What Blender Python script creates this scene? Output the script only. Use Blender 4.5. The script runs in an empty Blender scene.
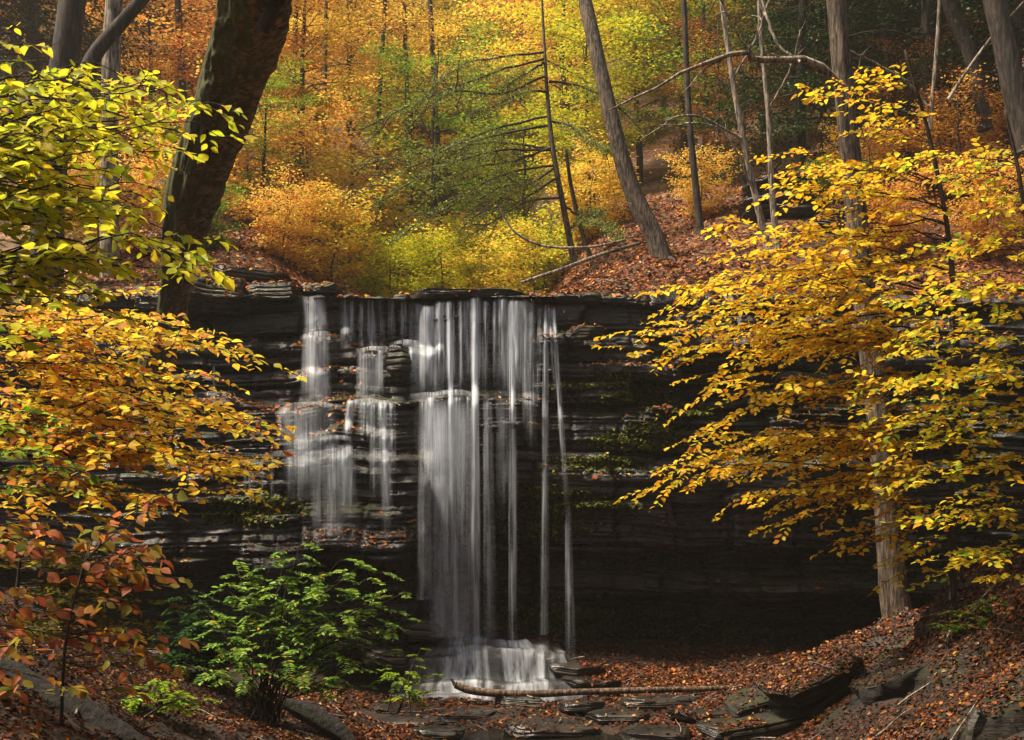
import bpy, math
import numpy as np
from mathutils import Vector
from mathutils.bvhtree import BVHTree

# ------------------------------------------------------------------ camera, sky, sun, exposure
SC = bpy.context.scene
COL = SC.collection
FP, HZ, CZ = 1100.0, 500.0, 3.8          # focal length in px, horizon row, camera height
cam_d = bpy.data.cameras.new("camera")
cam = bpy.data.objects.new("camera", cam_d)
COL.objects.link(cam)
cam.location = (0, 0, CZ)
cam.rotation_euler = (math.radians(90), 0, 0)
cam_d.sensor_width = 36.0
cam_d.lens = 36.0 * FP / 1024.0
cam_d.shift_y = (HZ - 370.0) / 1024.0
cam_d.clip_end = 2000
SC.camera = cam

SUN_VEC = Vector((-0.50, -0.09, 0.85)).normalized()      # towards the sun
world = bpy.data.worlds.new("World")
SC.world = world
world.use_nodes = True
wn = world.node_tree
sky = wn.nodes.new("ShaderNodeTexSky")
sky.sky_type = 'NISHITA'
sky.sun_disc = False
sky.sun_elevation = math.asin(SUN_VEC.z)
sky.sun_rotation = math.atan2(SUN_VEC.x, SUN_VEC.y)
sky.air_density = 1.0
sky.dust_density = 3.0
wn.links.new(sky.outputs[0], wn.nodes["Background"].inputs[0])
wn.nodes["Background"].inputs[1].default_value = 0.05
sun_d = bpy.data.lights.new("sun", 'SUN')
sun_d.energy = 5.0
sun_d.angle = math.radians(9.0)
sun_d.color = (1.0, 0.86, 0.66)
sun = bpy.data.objects.new("sun", sun_d)
COL.objects.link(sun)
sun.rotation_euler = (-SUN_VEC).to_track_quat('-Z', 'Y').to_euler()
sun.location = (-20, 10, 60)
SC.view_settings.view_transform = 'Standard'
SC.view_settings.look = 'None'
SC.view_settings.gamma = 1.0
SC.view_settings.exposure = 1.15
SC.view_settings.use_curve_mapping = False
SC.render.engine = 'CYCLES'
cy = SC.cycles
cy.max_bounces = 6; cy.diffuse_bounces = 3; cy.glossy_bounces = 2
cy.transmission_bounces = 3; cy.transparent_max_bounces = 16
cy.caustics_reflective = False; cy.caustics_refractive = False
cy.use_denoising = True
cy.denoiser = 'OPENIMAGEDENOISE'

# ------------------------------------------------------------------ helpers
R = np.random.default_rng(7)

def P(px, py, Y):
    return np.array([(px - 512.0) / FP * Y, Y, CZ + (HZ - py) / FP * Y])

def lin(r, g, b):
    f = lambda c: (c / 255.0) ** 2.2
    return np.array([f(r), f(g), f(b)])

def sst(a, b, x):
    t = np.clip((x - a) / (b - a), 0, 1)
    return t * t * (3 - 2 * t)

def _hash(ix, iy, seed):
    n = (ix.astype(np.int64) * 374761393 + iy.astype(np.int64) * 668265263 + seed * 1442695041) & 0xffffffff
    n = ((n ^ (n >> 13)) * 1274126177) & 0xffffffff
    n = ((n ^ (n >> 16)) * 2246822519) & 0xffffffff
    return ((n ^ (n >> 15)) & 0xffffff) / float(0xffffff)

def vn(x, y, seed=0):
    x = np.asarray(x, float); y = np.asarray(y, float)
    x, y = np.broadcast_arrays(x, y)
    ix = np.floor(x); iy = np.floor(y)
    fx = x - ix; fy = y - iy
    fx = fx * fx * (3 - 2 * fx); fy = fy * fy * (3 - 2 * fy)
    a = _hash(ix, iy, seed); b = _hash(ix + 1, iy, seed)
    c = _hash(ix, iy + 1, seed); d = _hash(ix + 1, iy + 1, seed)
    return (a * (1 - fx) + b * fx) * (1 - fy) + (c * (1 - fx) + d * fx) * fy

def fbm(x, y, seed=0, o=4):
    s = 0; a = 0.5
    for i in range(o):
        s = s + a * (vn(x * 2 ** i, y * 2 ** i, seed + i * 31) - 0.5)
        a *= 0.5
    return s * 2      # about -1..1

def unit(v):
    v = np.asarray(v, float)
    return v / (np.linalg.norm(v, axis=-1, keepdims=True) + 1e-9)

def mesh_obj(name, V, F, mat, parent=None, col=None, smooth=False, uv=None):
    """F: array (M,k) with one k"""
    V = np.asarray(V, np.float32); F = np.asarray(F, np.int32)
    me = bpy.data.meshes.new(name)
    M, k = F.shape
    me.vertices.add(len(V)); me.vertices.foreach_set('co', V.ravel())
    me.loops.add(M * k); me.loops.foreach_set('vertex_index', F.ravel())
    me.polygons.add(M)
    me.polygons.foreach_set('loop_start', np.arange(0, M * k, k, dtype=np.int32))
    me.polygons.foreach_set('loop_total', np.full(M, k, dtype=np.int32))
    if smooth:
        me.polygons.foreach_set('use_smooth', np.ones(M, dtype=bool))
    if col is not None:
        ca = me.color_attributes.new('Col', 'FLOAT_COLOR', 'POINT')
        c4 = np.ones((len(V), 4), np.float32); c4[:, :3] = col
        ca.data.foreach_set('color', c4.ravel())
    if uv is not None:
        ul = me.uv_layers.new(name='UVMap')
        ul.data.foreach_set('uv', np.asarray(uv, np.float32)[F.ravel()].ravel())
    me.update(calc_edges=True)
    me.validate()
    me.materials.append(mat)
    o = bpy.data.objects.new(name, me)
    COL.objects.link(o)
    if parent is not None:
        o.parent = parent
    return o

def tag(o, label=None, cat=None, group=None, kind=None):
    if label: o['label'] = label
    if cat: o['category'] = cat
    if group: o['group'] = group
    if kind: o['kind'] = kind
    return o

def thing(name, label, cat, loc=(0, 0, 0), group=None):
    o = bpy.data.objects.new(name, None)
    COL.objects.link(o)
    o.location = [float(a) for a in loc]
    o.empty_display_size = 0.3
    return tag(o, label, cat, group)

def dup(root, loc, rz=0.0, sc=1.0, label=None, group=None):
    r = root.copy(); COL.objects.link(r)
    r.location = [float(a) for a in loc]; r.rotation_euler = (0, 0, rz)
    r.scale = (sc, sc, sc) if np.isscalar(sc) else sc
    if label: r['label'] = label
    if group: r['group'] = group
    for ch in list(root.children):
        c = ch.copy(); COL.objects.link(c); c.parent = r
    return r

def grid_faces(nu, nv):
    i = np.arange(nu - 1)[:, None]; j = np.arange(nv - 1)[None, :]
    a = (i * nv + j).ravel()
    return np.stack([a, a + nv, a + nv + 1, a + 1], 1)

# tube builder: collects tubes into one quad mesh
class Tubes:
    def __init__(s): s.V = []; s.F = []; s.n = 0
    def add(s, pts, rad, k=6, rough=0.0, seed=0):
        pts = np.asarray(pts, float); rad = np.asarray(rad, float)
        m = len(pts)
        t = np.gradient(pts, axis=0); t = unit(t)
        ref = np.array([0.0, 0, 1]) if abs(t[0][2]) < 0.8 else np.array([1.0, 0, 0])
        a = unit(np.cross(t, ref)); b = np.cross(t, a)
        ang = np.linspace(0, 2 * np.pi, k, endpoint=False)
        ca, sa = np.cos(ang), np.sin(ang)
        rr = np.repeat(rad[:, None], k, 1)
        if rough > 0:
            L = np.concatenate([[0], np.cumsum(np.linalg.norm(np.diff(pts, axis=0), axis=1))])
            u = ang[None, :] / (2 * np.pi) * 20; l = L[:, None]
            n1 = 1 - np.abs(fbm(u + 0.8 * vn(l * 1.5, 0 * l, seed + 5), l * 2.2, seed, 3)) * 2.4
            wrap = np.minimum(ang, 2 * np.pi - ang)[None, :]
            n1 = n1 * sst(0, 0.6, wrap)
            n2 = fbm(np.cos(ang)[None, :] * 1.3 + 9, l * 0.7 + np.sin(ang)[None, :] * 1.3, seed + 3, 3)
            rr = rr * (1 + rough * n1 * 0.5 + rough * 1.5 * n2)
        V = pts[:, None, :] + rr[..., None] * (ca[None, :, None] * a[:, None, :] + sa[None, :, None] * b[:, None, :])
        V = V.reshape(-1, 3)
        i = np.arange(m - 1)[:, None]; j = np.arange(k)[None, :]
        j2 = (j + 1) % k
        F = np.stack([(i * k + j), (i * k + j2), ((i + 1) * k + j2), ((i + 1) * k + j)], -1).reshape(-1, 4)
        s.V.append(V); s.F.append(F + s.n); s.n += len(V)
        for end in (0, m - 1):                      # caps as fans of quads (degenerate-free: one n-gon split)
            c = pts[end] + (t[end] * rad[end] * (0.5 if end else -0.3))
            s.V.append(c[None]); ci = s.n; s.n += 1
            base = ci - 1 - (0 if end == 0 else 1)
        # add cap faces
            ring = (np.arange(k) + end * k) + (ci - len(V) - (0 if end == 0 else 1))
            r2 = np.roll(ring, -1)
            if k % 2 == 0:
                q = np.stack([np.full(k // 2, ci), ring[0::2], ring[1::2], np.roll(ring, -2)[0::2]], 1)
                s.F.append(q)
        return s
    def build(s, name, mat, parent=None, smooth=True):
        return mesh_obj(name, np.concatenate(s.V), np.concatenate(s.F), mat, parent, smooth=smooth)

def bend(p0, p1, n=8, sag=0.0, wob=0.0, rng=R):
    p0 = np.asarray(p0, float); p1 = np.asarray(p1, float)
    t = np.linspace(0, 1, n)[:, None]
    pts = p0 * (1 - t) + p1 * t
    L = np.linalg.norm(p1 - p0)
    pts[:, 2] += (sag * L * 4 * t * (1 - t))[:, 0]
    if wob:
        w = rng.normal(0, wob * L / n, (n, 3)); w[0] = 0
        w = np.cumsum(w, 0); w -= t * w[-1]
        pts += w
    return pts

def spline(ctrl, n):
    c = np.asarray(ctrl, float)
    c = np.vstack([2 * c[0] - c[1], c, 2 * c[-1] - c[-2]])
    m = len(c) - 3
    out = []
    for u in np.linspace(0, m - 1e-6, n):
        i = int(u); t = u - i
        p0, p1, p2, p3 = c[i:i + 4]
        out.append(0.5 * ((2 * p1) + (-p0 + p2) * t + (2 * p0 - 5 * p1 + 4 * p2 - p3) * t ** 2 + (-p0 + 3 * p1 - 3 * p2 + p3) * t ** 3))
    return np.array(out)

# leaf templates: x along, y across (half widths), z fold
LEAF_N = (np.array([[0, 0, 0], [.16, .2, .05], [.42, .31, .08], [.72, .2, .04], [1, 0, -.1], [.72, -.2, .04], [.42, -.31, .08],
                    [.16, -.2, .05], [.42, 0, -.01], [.72, 0, -.03], [-.18, 0, 0.03]]),
          np.array([[0, 8, 2, 1], [8, 9, 3, 2], [9, 4, 3, 3], [0, 7, 6, 8], [8, 6, 5, 9], [9, 5, 4, 4]]))
LEAF_N = (LEAF_N[0][:10], np.array([[0, 8, 2], [0, 2, 1], [8, 9, 3], [8, 3, 2], [9, 4, 3], [0, 7, 6], [0, 6, 8], [8, 6, 5], [8, 5, 9], [9, 5, 4]]))
LEAF_6 = (np.array([[0, 0, 0], [.3, .3, .07], [.72, .2, .04], [1, 0, -.08], [.72, -.2, .04], [.3, -.3, .07]]),
          np.array([[0, 3, 2], [0, 2, 1], [0, 5, 4], [0, 4, 3]]))
LEAF_4 = (np.array([[0, 0, 0], [.45, .3, .08], [1, 0, 0], [.45, -.3, .08]]), np.array([[0, 1, 2], [0, 2, 3]]))
NEEDLE = (np.array([[0, 0, 0], [.5, .12, .03], [1, 0, 0], [.5, -.12, .03]]), np.array([[0, 1, 2], [0, 2, 3]]))

class Leaves:
    def __init__(s): s.p = []; s.d = []; s.n = []; s.s = []; s.c = []
    def add(s, p, d, n, size, c):
        s.p.append(np.atleast_2d(p)); s.d.append(np.atleast_2d(d)); s.n.append(np.atleast_2d(n))
        s.s.append(np.atleast_1d(size)); s.c.append(np.atleast_2d(c))
    def count(s): return sum(len(a) for a in s.p)
    def build(s, name, mat, tpl, parent=None):
        p = np.concatenate(s.p); d = unit(np.concatenate(s.d)); n = np.concatenate(s.n)
        sz = np.concatenate(s.s); c = np.concatenate(s.c)
        side = unit(np.cross(n, d)); n = np.cross(d, side)
        tv, tf = tpl
        wv = R.uniform(0.85, 1.2, len(p))[:, None]
        curl = R.uniform(-0.5, 2.2, len(p))[:, None]
        V = p[:, None] + sz[:, None, None] * (tv[None, :, 0, None] * d[:, None] + (tv[None, :, 1, None] * wv[..., None]) * side[:, None]
                                            + (tv[None, :, 2, None] * curl[..., None]) * n[:, None])
        k = len(tv)
        F = (tf[None] + (np.arange(len(p)) * k)[:, None, None]).reshape(-1, tf.shape[1])
        C = np.repeat(c, k, 0)
        # slight colour change towards the tip / rim of the blade (browning rims)
        return mesh_obj(name, V.reshape(-1, 3), F, mat, parent, col=C)

def pal(cols, weights, n, jit=0.12, rng=R):
    cols = np.array(cols); w = np.array(weights, float); w /= w.sum()
    c = cols[rng.choice(len(cols), n, p=w)]
    v = rng.normal(1, jit, (n, 1)); h = rng.normal(1, jit * 0.5, (n, 3))
    return np.clip(c * v * h, 0.002, 0.95)

# ------------------------------------------------------------------ materials
def newmat(name):
    m = bpy.data.materials.new(name); m.use_nodes = True
    nt = m.node_tree
    for n in list(nt.nodes): nt.nodes.remove(n)
    out = nt.nodes.new('ShaderNodeOutputMaterial')
    return m, nt, out

def N(nt, typ, **kw):
    n = nt.nodes.new(typ)
    for k, v in kw.items(): setattr(n, k, v)
    return n

def ramp(nt, src, stops):
    r = N(nt, 'ShaderNodeValToRGB')
    while len(r.color_ramp.elements) < len(stops): r.color_ramp.elements.new(0.5)
    for e, (p, c) in zip(r.color_ramp.elements, stops):
        e.position = p
        e.color = (*c, 1) if hasattr(c, '__len__') else (c, c, c, 1)
    nt.links.new(src, r.inputs[0])
    return r

def noise(nt, vec, scale, detail=4, rough=0.55, sc=(1, 1, 1)):
    mp = N(nt, 'ShaderNodeMapping'); mp.inputs['Scale'].default_value = sc
    nt.links.new(vec, mp.inputs[0])
    n = N(nt, 'ShaderNodeTexNoise')
    n.inputs['Scale'].default_value = scale; n.inputs['Detail'].default_value = detail
    n.inputs['Roughness'].default_value = rough
    nt.links.new(mp.outputs[0], n.inputs['Vector'])
    return n.outputs[0]

def mixc(nt, fac, a, b):
    m = N(nt, 'ShaderNodeMix', data_type='RGBA')
    if isinstance(fac, float): m.inputs[0].default_value = fac
    else: nt.links.new(fac, m.inputs[0])
    for i, s in ((6, a), (7, b)):
        if hasattr(s, 'links') or hasattr(s, 'is_linked'): nt.links.new(s, m.inputs[i])
        else: m.inputs[i].default_value = (*s, 1)
    return m.outputs[2]

def math_n(nt, op, a, b=None):
    m = N(nt, 'ShaderNodeMath', operation=op)
    for i, s in ((0, a), (1, b)):
        if s is None: continue
        if isinstance(s, (int, float)): m.inputs[i].default_value = s
        else: nt.links.new(s, m.inputs[i])
    return m.outputs[0]

def leaf_mat(name, trans=0.5, rough=0.5, hue_var=0.0, gain=1.0, tint=None):
    m, nt, out = newmat(name)
    at = N(nt, 'ShaderNodeAttribute', attribute_name='Col')
    c = at.outputs['Color']
    oi = N(nt, 'ShaderNodeObjectInfo')
    hs = N(nt, 'ShaderNodeHueSaturation')
    hs.inputs['Hue'].default_value = 0.5
    if hue_var:
        mr = N(nt, 'ShaderNodeMapRange')
        mr.inputs[3].default_value = 0.5 - hue_var; mr.inputs[4].default_value = 0.5 + hue_var
        nt.links.new(oi.outputs['Random'], mr.inputs[0]); nt.links.new(mr.outputs[0], hs.inputs['Hue'])
    hs.inputs['Value'].default_value = gain
    nt.links.new(c, hs.inputs['Color'])
    geo = N(nt, 'ShaderNodeTexCoord')
    blot = ramp(nt, noise(nt, geo.outputs['Object'], 22, 3), [(0.38, 0.72), (0.6, 1.0)])
    mm = N(nt, 'ShaderNodeMix', data_type='RGBA', blend_type='MULTIPLY'); mm.inputs[0].default_value = 1
    nt.links.new(hs.outputs[0], mm.inputs[6]); nt.links.new(blot.outputs[0], mm.inputs[7])
    pb = N(nt, 'ShaderNodeBsdfPrincipled')
    pb.inputs['Roughness'].default_value = rough
    pb.inputs['Specular IOR Level'].default_value = 0.22
    tr = N(nt, 'ShaderNodeBsdfTranslucent')
    nt.links.new(mm.outputs[2], pb.inputs['Base Color']); nt.links.new(mm.outputs[2], tr.inputs[0])
    mx = N(nt, 'ShaderNodeMixShader'); mx.inputs[0].default_value = trans
    nt.links.new(pb.outputs[0], mx.inputs[1]); nt.links.new(tr.outputs[0], mx.inputs[2])
    nt.links.new(mx.outputs[0], out.inputs[0])
    return m

def bark_mat(name, ca, cb, moss=None, moss_amt=0.0, scale=1.0, bump=0.6, lichen=None, an=0.16):
    m, nt, out = newmat(name)
    tc = N(nt, 'ShaderNodeTexCoord')
    f = noise(nt, tc.outputs['Object'], 14 * scale, 6, 0.65, (1, 1, an))
    f2 = noise(nt, tc.outputs['Object'], 3.0 * scale, 4)
    r = ramp(nt, f, [(0.40, tuple(np.array(ca) * 0.14)), (0.49, ca), (0.60, cb)])
    c = r.outputs[0]
    c = mixc(nt, ramp(nt, f2, [(0.45, 0.0), (0.7, 0.5)]).outputs[0], c, tuple(np.array(ca) * 0.5))
    if lichen is not None:
        vor = ramp(nt, noise(nt, tc.outputs['Object'], 26, 5, 0.7), [(0.56, 0.0), (0.62, 0.85)])
        c = mixc(nt, vor.outputs[0], c, lichen)
    if moss is not None:
        g = N(nt, 'ShaderNodeNewGeometry'); sp = N(nt, 'ShaderNodeSeparateXYZ')
        nt.links.new(g.outputs['Normal'], sp.inputs[0])
        v = math_n(nt, 'ADD', math_n(nt, 'MULTIPLY', sp.outputs[0], -0.45), noise(nt, tc.outputs['Object'], 2.6, 5, 0.65))
        mossc = mixc(nt, ramp(nt, noise(nt, tc.outputs['Object'], 19, 4, 0.7), [(0.4, 0.0), (0.62, 1.0)]).outputs[0], tuple(np.array(moss) * 0.25), moss)
        c = mixc(nt, ramp(nt, v, [(0.56 - moss_amt * 0.2, 0.0), (0.74 - moss_amt * 0.2, 1.0)]).outputs[0], c, mossc)
    pb = N(nt, 'ShaderNodeBsdfPrincipled'); pb.inputs['Roughness'].default_value = 0.85
    nt.links.new(c, pb.inputs['Base Color'])
    b = N(nt, 'ShaderNodeBump'); b.inputs['Strength'].default_value = bump; b.inputs['Distance'].default_value = 0.06
    nt.links.new(f, b.inputs['Height']); nt.links.new(b.outputs[0], pb.inputs['Normal'])
    nt.links.new(pb.outputs[0], out.inputs[0])
    return m

def rock_mat(name, dark=(0.012, 0.012, 0.012), light=(0.07, 0.066, 0.06), moss=(0.05, 0.062, 0.012), moss_lo=0.62, wet=0.32, bump=0.55):
    m, nt, out = newmat(name)
    tc = N(nt, 'ShaderNodeTexCoord'); o = tc.outputs['Object']
    strat = noise(nt, o, 1.6, 6, 0.62, (0.35, 0.35, 5.0))
    blot = noise(nt, o, 0.9, 5, 0.6)
    fine = noise(nt, o, 18, 5, 0.7, (0.6, 0.6, 1.8))
    v = math_n(nt, 'ADD', math_n(nt, 'MULTIPLY', strat, 0.5), math_n(nt, 'ADD', math_n(nt, 'MULTIPLY', blot, 0.3), math_n(nt, 'MULTIPLY', fine, 0.25)))
    mid = tuple(np.array(dark) * 0.5 + np.array(light) * 0.35)
    c = ramp(nt, v, [(0.38, dark), (0.54, mid), (0.68, light)]).outputs[0]
    brown = ramp(nt, noise(nt, o, 0.6, 4), [(0.5, 0.0), (0.7, 0.55)]).outputs[0]
    c = mixc(nt, brown, c, (0.045, 0.03, 0.015))
    g = N(nt, 'ShaderNodeNewGeometry'); sp = N(nt, 'ShaderNodeSeparateXYZ')
    nt.links.new(g.outputs['Normal'], sp.inputs[0])
    mv = math_n(nt, 'ADD', math_n(nt, 'MULTIPLY', sp.outputs[2], 0.22), noise(nt, o, 0.75, 6, 0.68))
    mf = ramp(nt, mv, [(moss_lo, 0.0), (moss_lo + 0.08, 1.0)])
    mcol = ramp(nt, noise(nt, o, 11, 4, 0.7), [(0.3, tuple(np.array(moss) * 0.3)), (0.7, tuple(np.array(moss) * 1.3))])
    c = mixc(nt, mf.outputs[0], c, mcol.outputs[0])
    pb = N(nt, 'ShaderNodeBsdfPrincipled')
    nt.links.new(c, pb.inputs['Base Color'])
    rr = ramp(nt, noise(nt, o, 2.3, 4), [(0.35, wet * 0.6), (0.7, wet * 1.9)]).outputs[0]
    rg = mixc(nt, mf.outputs[0], rr, (0.9, 0.9, 0.9))
    nt.links.new(rg, pb.inputs['Roughness'])
    pb.inputs['Specular IOR Level'].default_value = 0.5
    b = N(nt, 'ShaderNodeBump'); b.inputs['Strength'].default_value = bump; b.inputs['Distance'].default_value = 0.05
    h = math_n(nt, 'ADD', strat, math_n(nt, 'MULTIPLY', fine, 0.45))
    nt.links.new(h, b.inputs['Height']); nt.links.new(b.outputs[0], pb.inputs['Normal'])
    nt.links.new(pb.outputs[0], out.inputs[0])
    return m

def soil_mat(name, cols, scale=9.0, bump=0.6):
    m, nt, out = newmat(name)
    tc = N(nt, 'ShaderNodeTexCoord'); o = tc.outputs['Object']
    vo = N(nt, 'ShaderNodeTexVoronoi'); vo.inputs['Scale'].default_value = scale; vo.inputs['Randomness'].default_value = 1
    wv = N(nt, 'ShaderNodeMix', data_type='RGBA', blend_type='ADD'); wv.inputs[0].default_value = 0.3
    nt.links.new(o, wv.inputs[6])
    nn = N(nt, 'ShaderNodeTexNoise'); nn.inputs['Scale'].default_value = scale * 0.8; nt.links.new(o, nn.inputs['Vector'])
    nt.links.new(nn.outputs[1], wv.inputs[7]); nt.links.new(wv.outputs[2], vo.inputs['Vector'])
    bw = N(nt, 'ShaderNodeSeparateColor'); nt.links.new(vo.outputs['Color'], bw.inputs[0])
    st = [(i / (len(cols) - 1), c) for i, c in enumerate(cols)]
    c = ramp(nt, bw.outputs[0], st).outputs[0]
    patch = ramp(nt, noise(nt, o, 0.5, 5, 0.65), [(0.42, 0.0), (0.62, 0.85)]).outputs[0]
    c = mixc(nt, patch, c, (0.012, 0.008, 0.005))
    pb = N(nt, 'ShaderNodeBsdfPrincipled'); pb.inputs['Roughness'].default_value = 0.8
    nt.links.new(c, pb.inputs['Base Color'])
    b = N(nt, 'ShaderNodeBump'); b.inputs['Strength'].default_value = bump; b.inputs['Distance'].default_value = 0.04
    nt.links.new(bw.outputs[1], b.inputs['Height']); nt.links.new(b.outputs[0], pb.inputs['Normal'])
    nt.links.new(pb.outputs[0], out.inputs[0])
    return m

def water_fall_mat(name, gain=1.0, su=20.0, sv=0.35):
    """thin silky falling water: white scattering film with clear gaps between threads"""
    m, nt, out = newmat(name)
    uv = N(nt, 'ShaderNodeUVMap')
    at = N(nt, 'ShaderNodeAttribute', attribute_name='Col')     # R = thickness of the film
    sp = N(nt, 'ShaderNodeSeparateColor'); nt.links.new(at.outputs['Color'], sp.inputs[0])
    n1 = noise(nt, uv.outputs[0], 1.0, 3, 0.6, (su, sv, 1))
    n2 = noise(nt, uv.outputs[0], 1.0, 2, 0.5, (su * 3.1, sv * 0.7, 1))
    n3 = noise(nt, uv.outputs[0], 1.0, 2, 0.5, (3.0, 1.4, 1))
    s = math_n(nt, 'ADD', math_n(nt, 'MULTIPLY', n1, 0.6), math_n(nt, 'ADD', math_n(nt, 'MULTIPLY', n2, 0.25), math_n(nt, 'MULTIPLY', n3, 0.25)))
    a = ramp(nt, s, [(0.42, 0.04), (0.64, 1.0)]).outputs[0]
    a = math_n(nt, 'MULTIPLY', a, math_n(nt, 'MULTIPLY', sp.outputs[0], gain))
    a.node.use_clamp = True
    pb = N(nt, 'ShaderNodeBsdfPrincipled')
    pb.inputs['Base Color'].default_value = (0.80, 0.86, 0.95, 1); pb.inputs['Roughness'].default_value = 0.4
    tl = N(nt, 'ShaderNodeBsdfTranslucent'); tl.inputs[0].default_value = (0.84, 0.90, 0.98, 1)
    mx = N(nt, 'ShaderNodeMixShader'); mx.inputs[0].default_value = 0.4
    nt.links.new(pb.outputs[0], mx.inputs[1]); nt.links.new(tl.outputs[0], mx.inputs[2])
    tp = N(nt, 'ShaderNodeBsdfTransparent')
    m2 = N(nt, 'ShaderNodeMixShader'); nt.links.new(a, m2.inputs[0])
    nt.links.new(tp.outputs[0], m2.inputs[1]); nt.links.new(mx.outputs[0], m2.inputs[2])
    nt.links.new(m2.outputs[0], out.inputs[0])
    return m

def pool_mat():
    m, nt, out = newmat('stream_water')
    tc = N(nt, 'ShaderNodeTexCoord')
    pb = N(nt, 'ShaderNodeBsdfPrincipled')
    pb.inputs['Base Color'].default_value = (0.012, 0.011, 0.008, 1); pb.inputs['Roughness'].default_value = 0.12
    b = N(nt, 'ShaderNodeBump'); b.inputs['Strength'].default_value = 0.25; b.inputs['Distance'].default_value = 0.03
    nt.links.new(noise(nt, tc.outputs['Object'], 5, 3, 0.5, (1, 2.2, 1)), b.inputs['Height']); nt.links.new(b.outputs[0], pb.inputs['Normal'])
    nt.links.new(pb.outputs[0], out.inputs[0])
    return m

M_cliff = rock_mat('wet_layered_rock', dark=(0.006, 0.006, 0.006), light=(0.05, 0.047, 0.042), moss_lo=0.68, wet=0.27, bump=0.9)
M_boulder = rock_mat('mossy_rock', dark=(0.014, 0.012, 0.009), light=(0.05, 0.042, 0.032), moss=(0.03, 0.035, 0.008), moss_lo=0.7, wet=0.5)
M_dark = rock_mat('shaded_mossy_rock', dark=(0.006, 0.005, 0.004), light=(0.022, 0.018, 0.014), moss=(0.022, 0.025, 0.006), moss_lo=0.64, wet=0.9, bump=0.9)  # darker copy of the mossy rock, with shade put into its colour
M_slab = rock_mat('stream_slab_rock', dark=(0.012, 0.011, 0.01), light=(0.07, 0.062, 0.052), moss_lo=0.9, wet=0.3)
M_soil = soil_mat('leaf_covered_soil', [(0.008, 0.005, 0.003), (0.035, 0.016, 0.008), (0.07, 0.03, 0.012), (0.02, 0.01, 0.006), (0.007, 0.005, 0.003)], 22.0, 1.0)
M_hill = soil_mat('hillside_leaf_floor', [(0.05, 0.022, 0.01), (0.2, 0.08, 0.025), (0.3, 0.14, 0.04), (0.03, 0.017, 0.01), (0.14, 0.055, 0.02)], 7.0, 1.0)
M_leafN = leaf_mat('autumn_leaf', 0.6)
M_leafB = leaf_mat('woodland_leaf', 0.5, hue_var=0.012)
M_leafG = leaf_mat('shrub_leaf', 0.45, rough=0.5)
M_litter = leaf_mat('fallen_leaf', 0.1, rough=0.55)
M_needle = leaf_mat('hemlock_needle', 0.25)
M_bark_mossy = bark_mat('mossy_dark_bark', (0.12, 0.085, 0.062), (0.36, 0.28, 0.22), moss=(0.10, 0.105, 0.014), moss_amt=0.42, lichen=(0.40, 0.35, 0.30), bump=1.0, scale=.8, an=.5)
M_bark_grey = bark_mat('grey_brown_bark', (0.075, 0.053, 0.034), (0.2, 0.145, 0.10), scale=1.6, bump=1.0)
M_bark_dark = bark_mat('dark_bark', (0.024, 0.017, 0.012), (0.075, 0.055, 0.04))
M_bark_pale = bark_mat('pale_bark', (0.19, 0.15, 0.11), (0.42, 0.35, 0.28), scale=1.3)
M_bark_log = bark_mat('rotten_mossy_wood', (0.007, 0.005, 0.004), (0.02, 0.015, 0.011), moss=(0.016, 0.02, 0.004), moss_amt=0.5, bump=1.0, an=.6)
M_twig = bark_mat('twig_bark', (0.03, 0.02, 0.014), (0.07, 0.05, 0.035), scale=2)
M_log = bark_mat('weathered_log', (0.10, 0.06, 0.035), (0.24, 0.16, 0.10), scale=1.5)
M_fall = water_fall_mat('falling_water')
M_casc = water_fall_mat('cascading_water', su=4.5, sv=1.6)
M_pool = pool_mat()

# ------------------------------------------------------------------ terrain functions
def hU(x, y):
    """ground above the falls"""
    x = np.asarray(x, float); y = np.asarray(y, float)
    d = np.maximum(y - 22.3, -1.5)
    ax = np.abs(x + 1.75)
    bank = sst(2.1, 5.2, ax)
    z = 7.88 + 0.1 * np.maximum(d, 0)
    z = z + bank * (0.26 * np.clip(d, -0.5, 14) + 0.05)
    z = z + 0.06 * np.maximum(d, 0) * sst(1.5, 3, ax)
    z = z + np.maximum(x - 4, 0) * 0.16 * sst(0, 8, d)
    hd = d - 17
    z = z + 0.52 * np.where(hd > 0, hd * hd / (hd + 8), 0) * (1 - 0.35 * sst(150, 300, y))
    z = z + 0.22 * np.maximum(np.abs(x + 1) - 9, 0) * sst(2, 20, d)
    z = z + (0.10 * fbm(x * 0.9, y * 0.5, 13, 3) + 0.04 * fbm(x * 3.1, y * 2, 14, 2)) * (1 - sst(3, 8, d))
    z = z + 0.28 * fbm(x * 0.25, y * 0.25, 11, 4) * sst(0.5, 6, d + ax * 0.2) + 0.06 * fbm(x * 1.3, y * 1.3, 21, 3)
    return z

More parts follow.
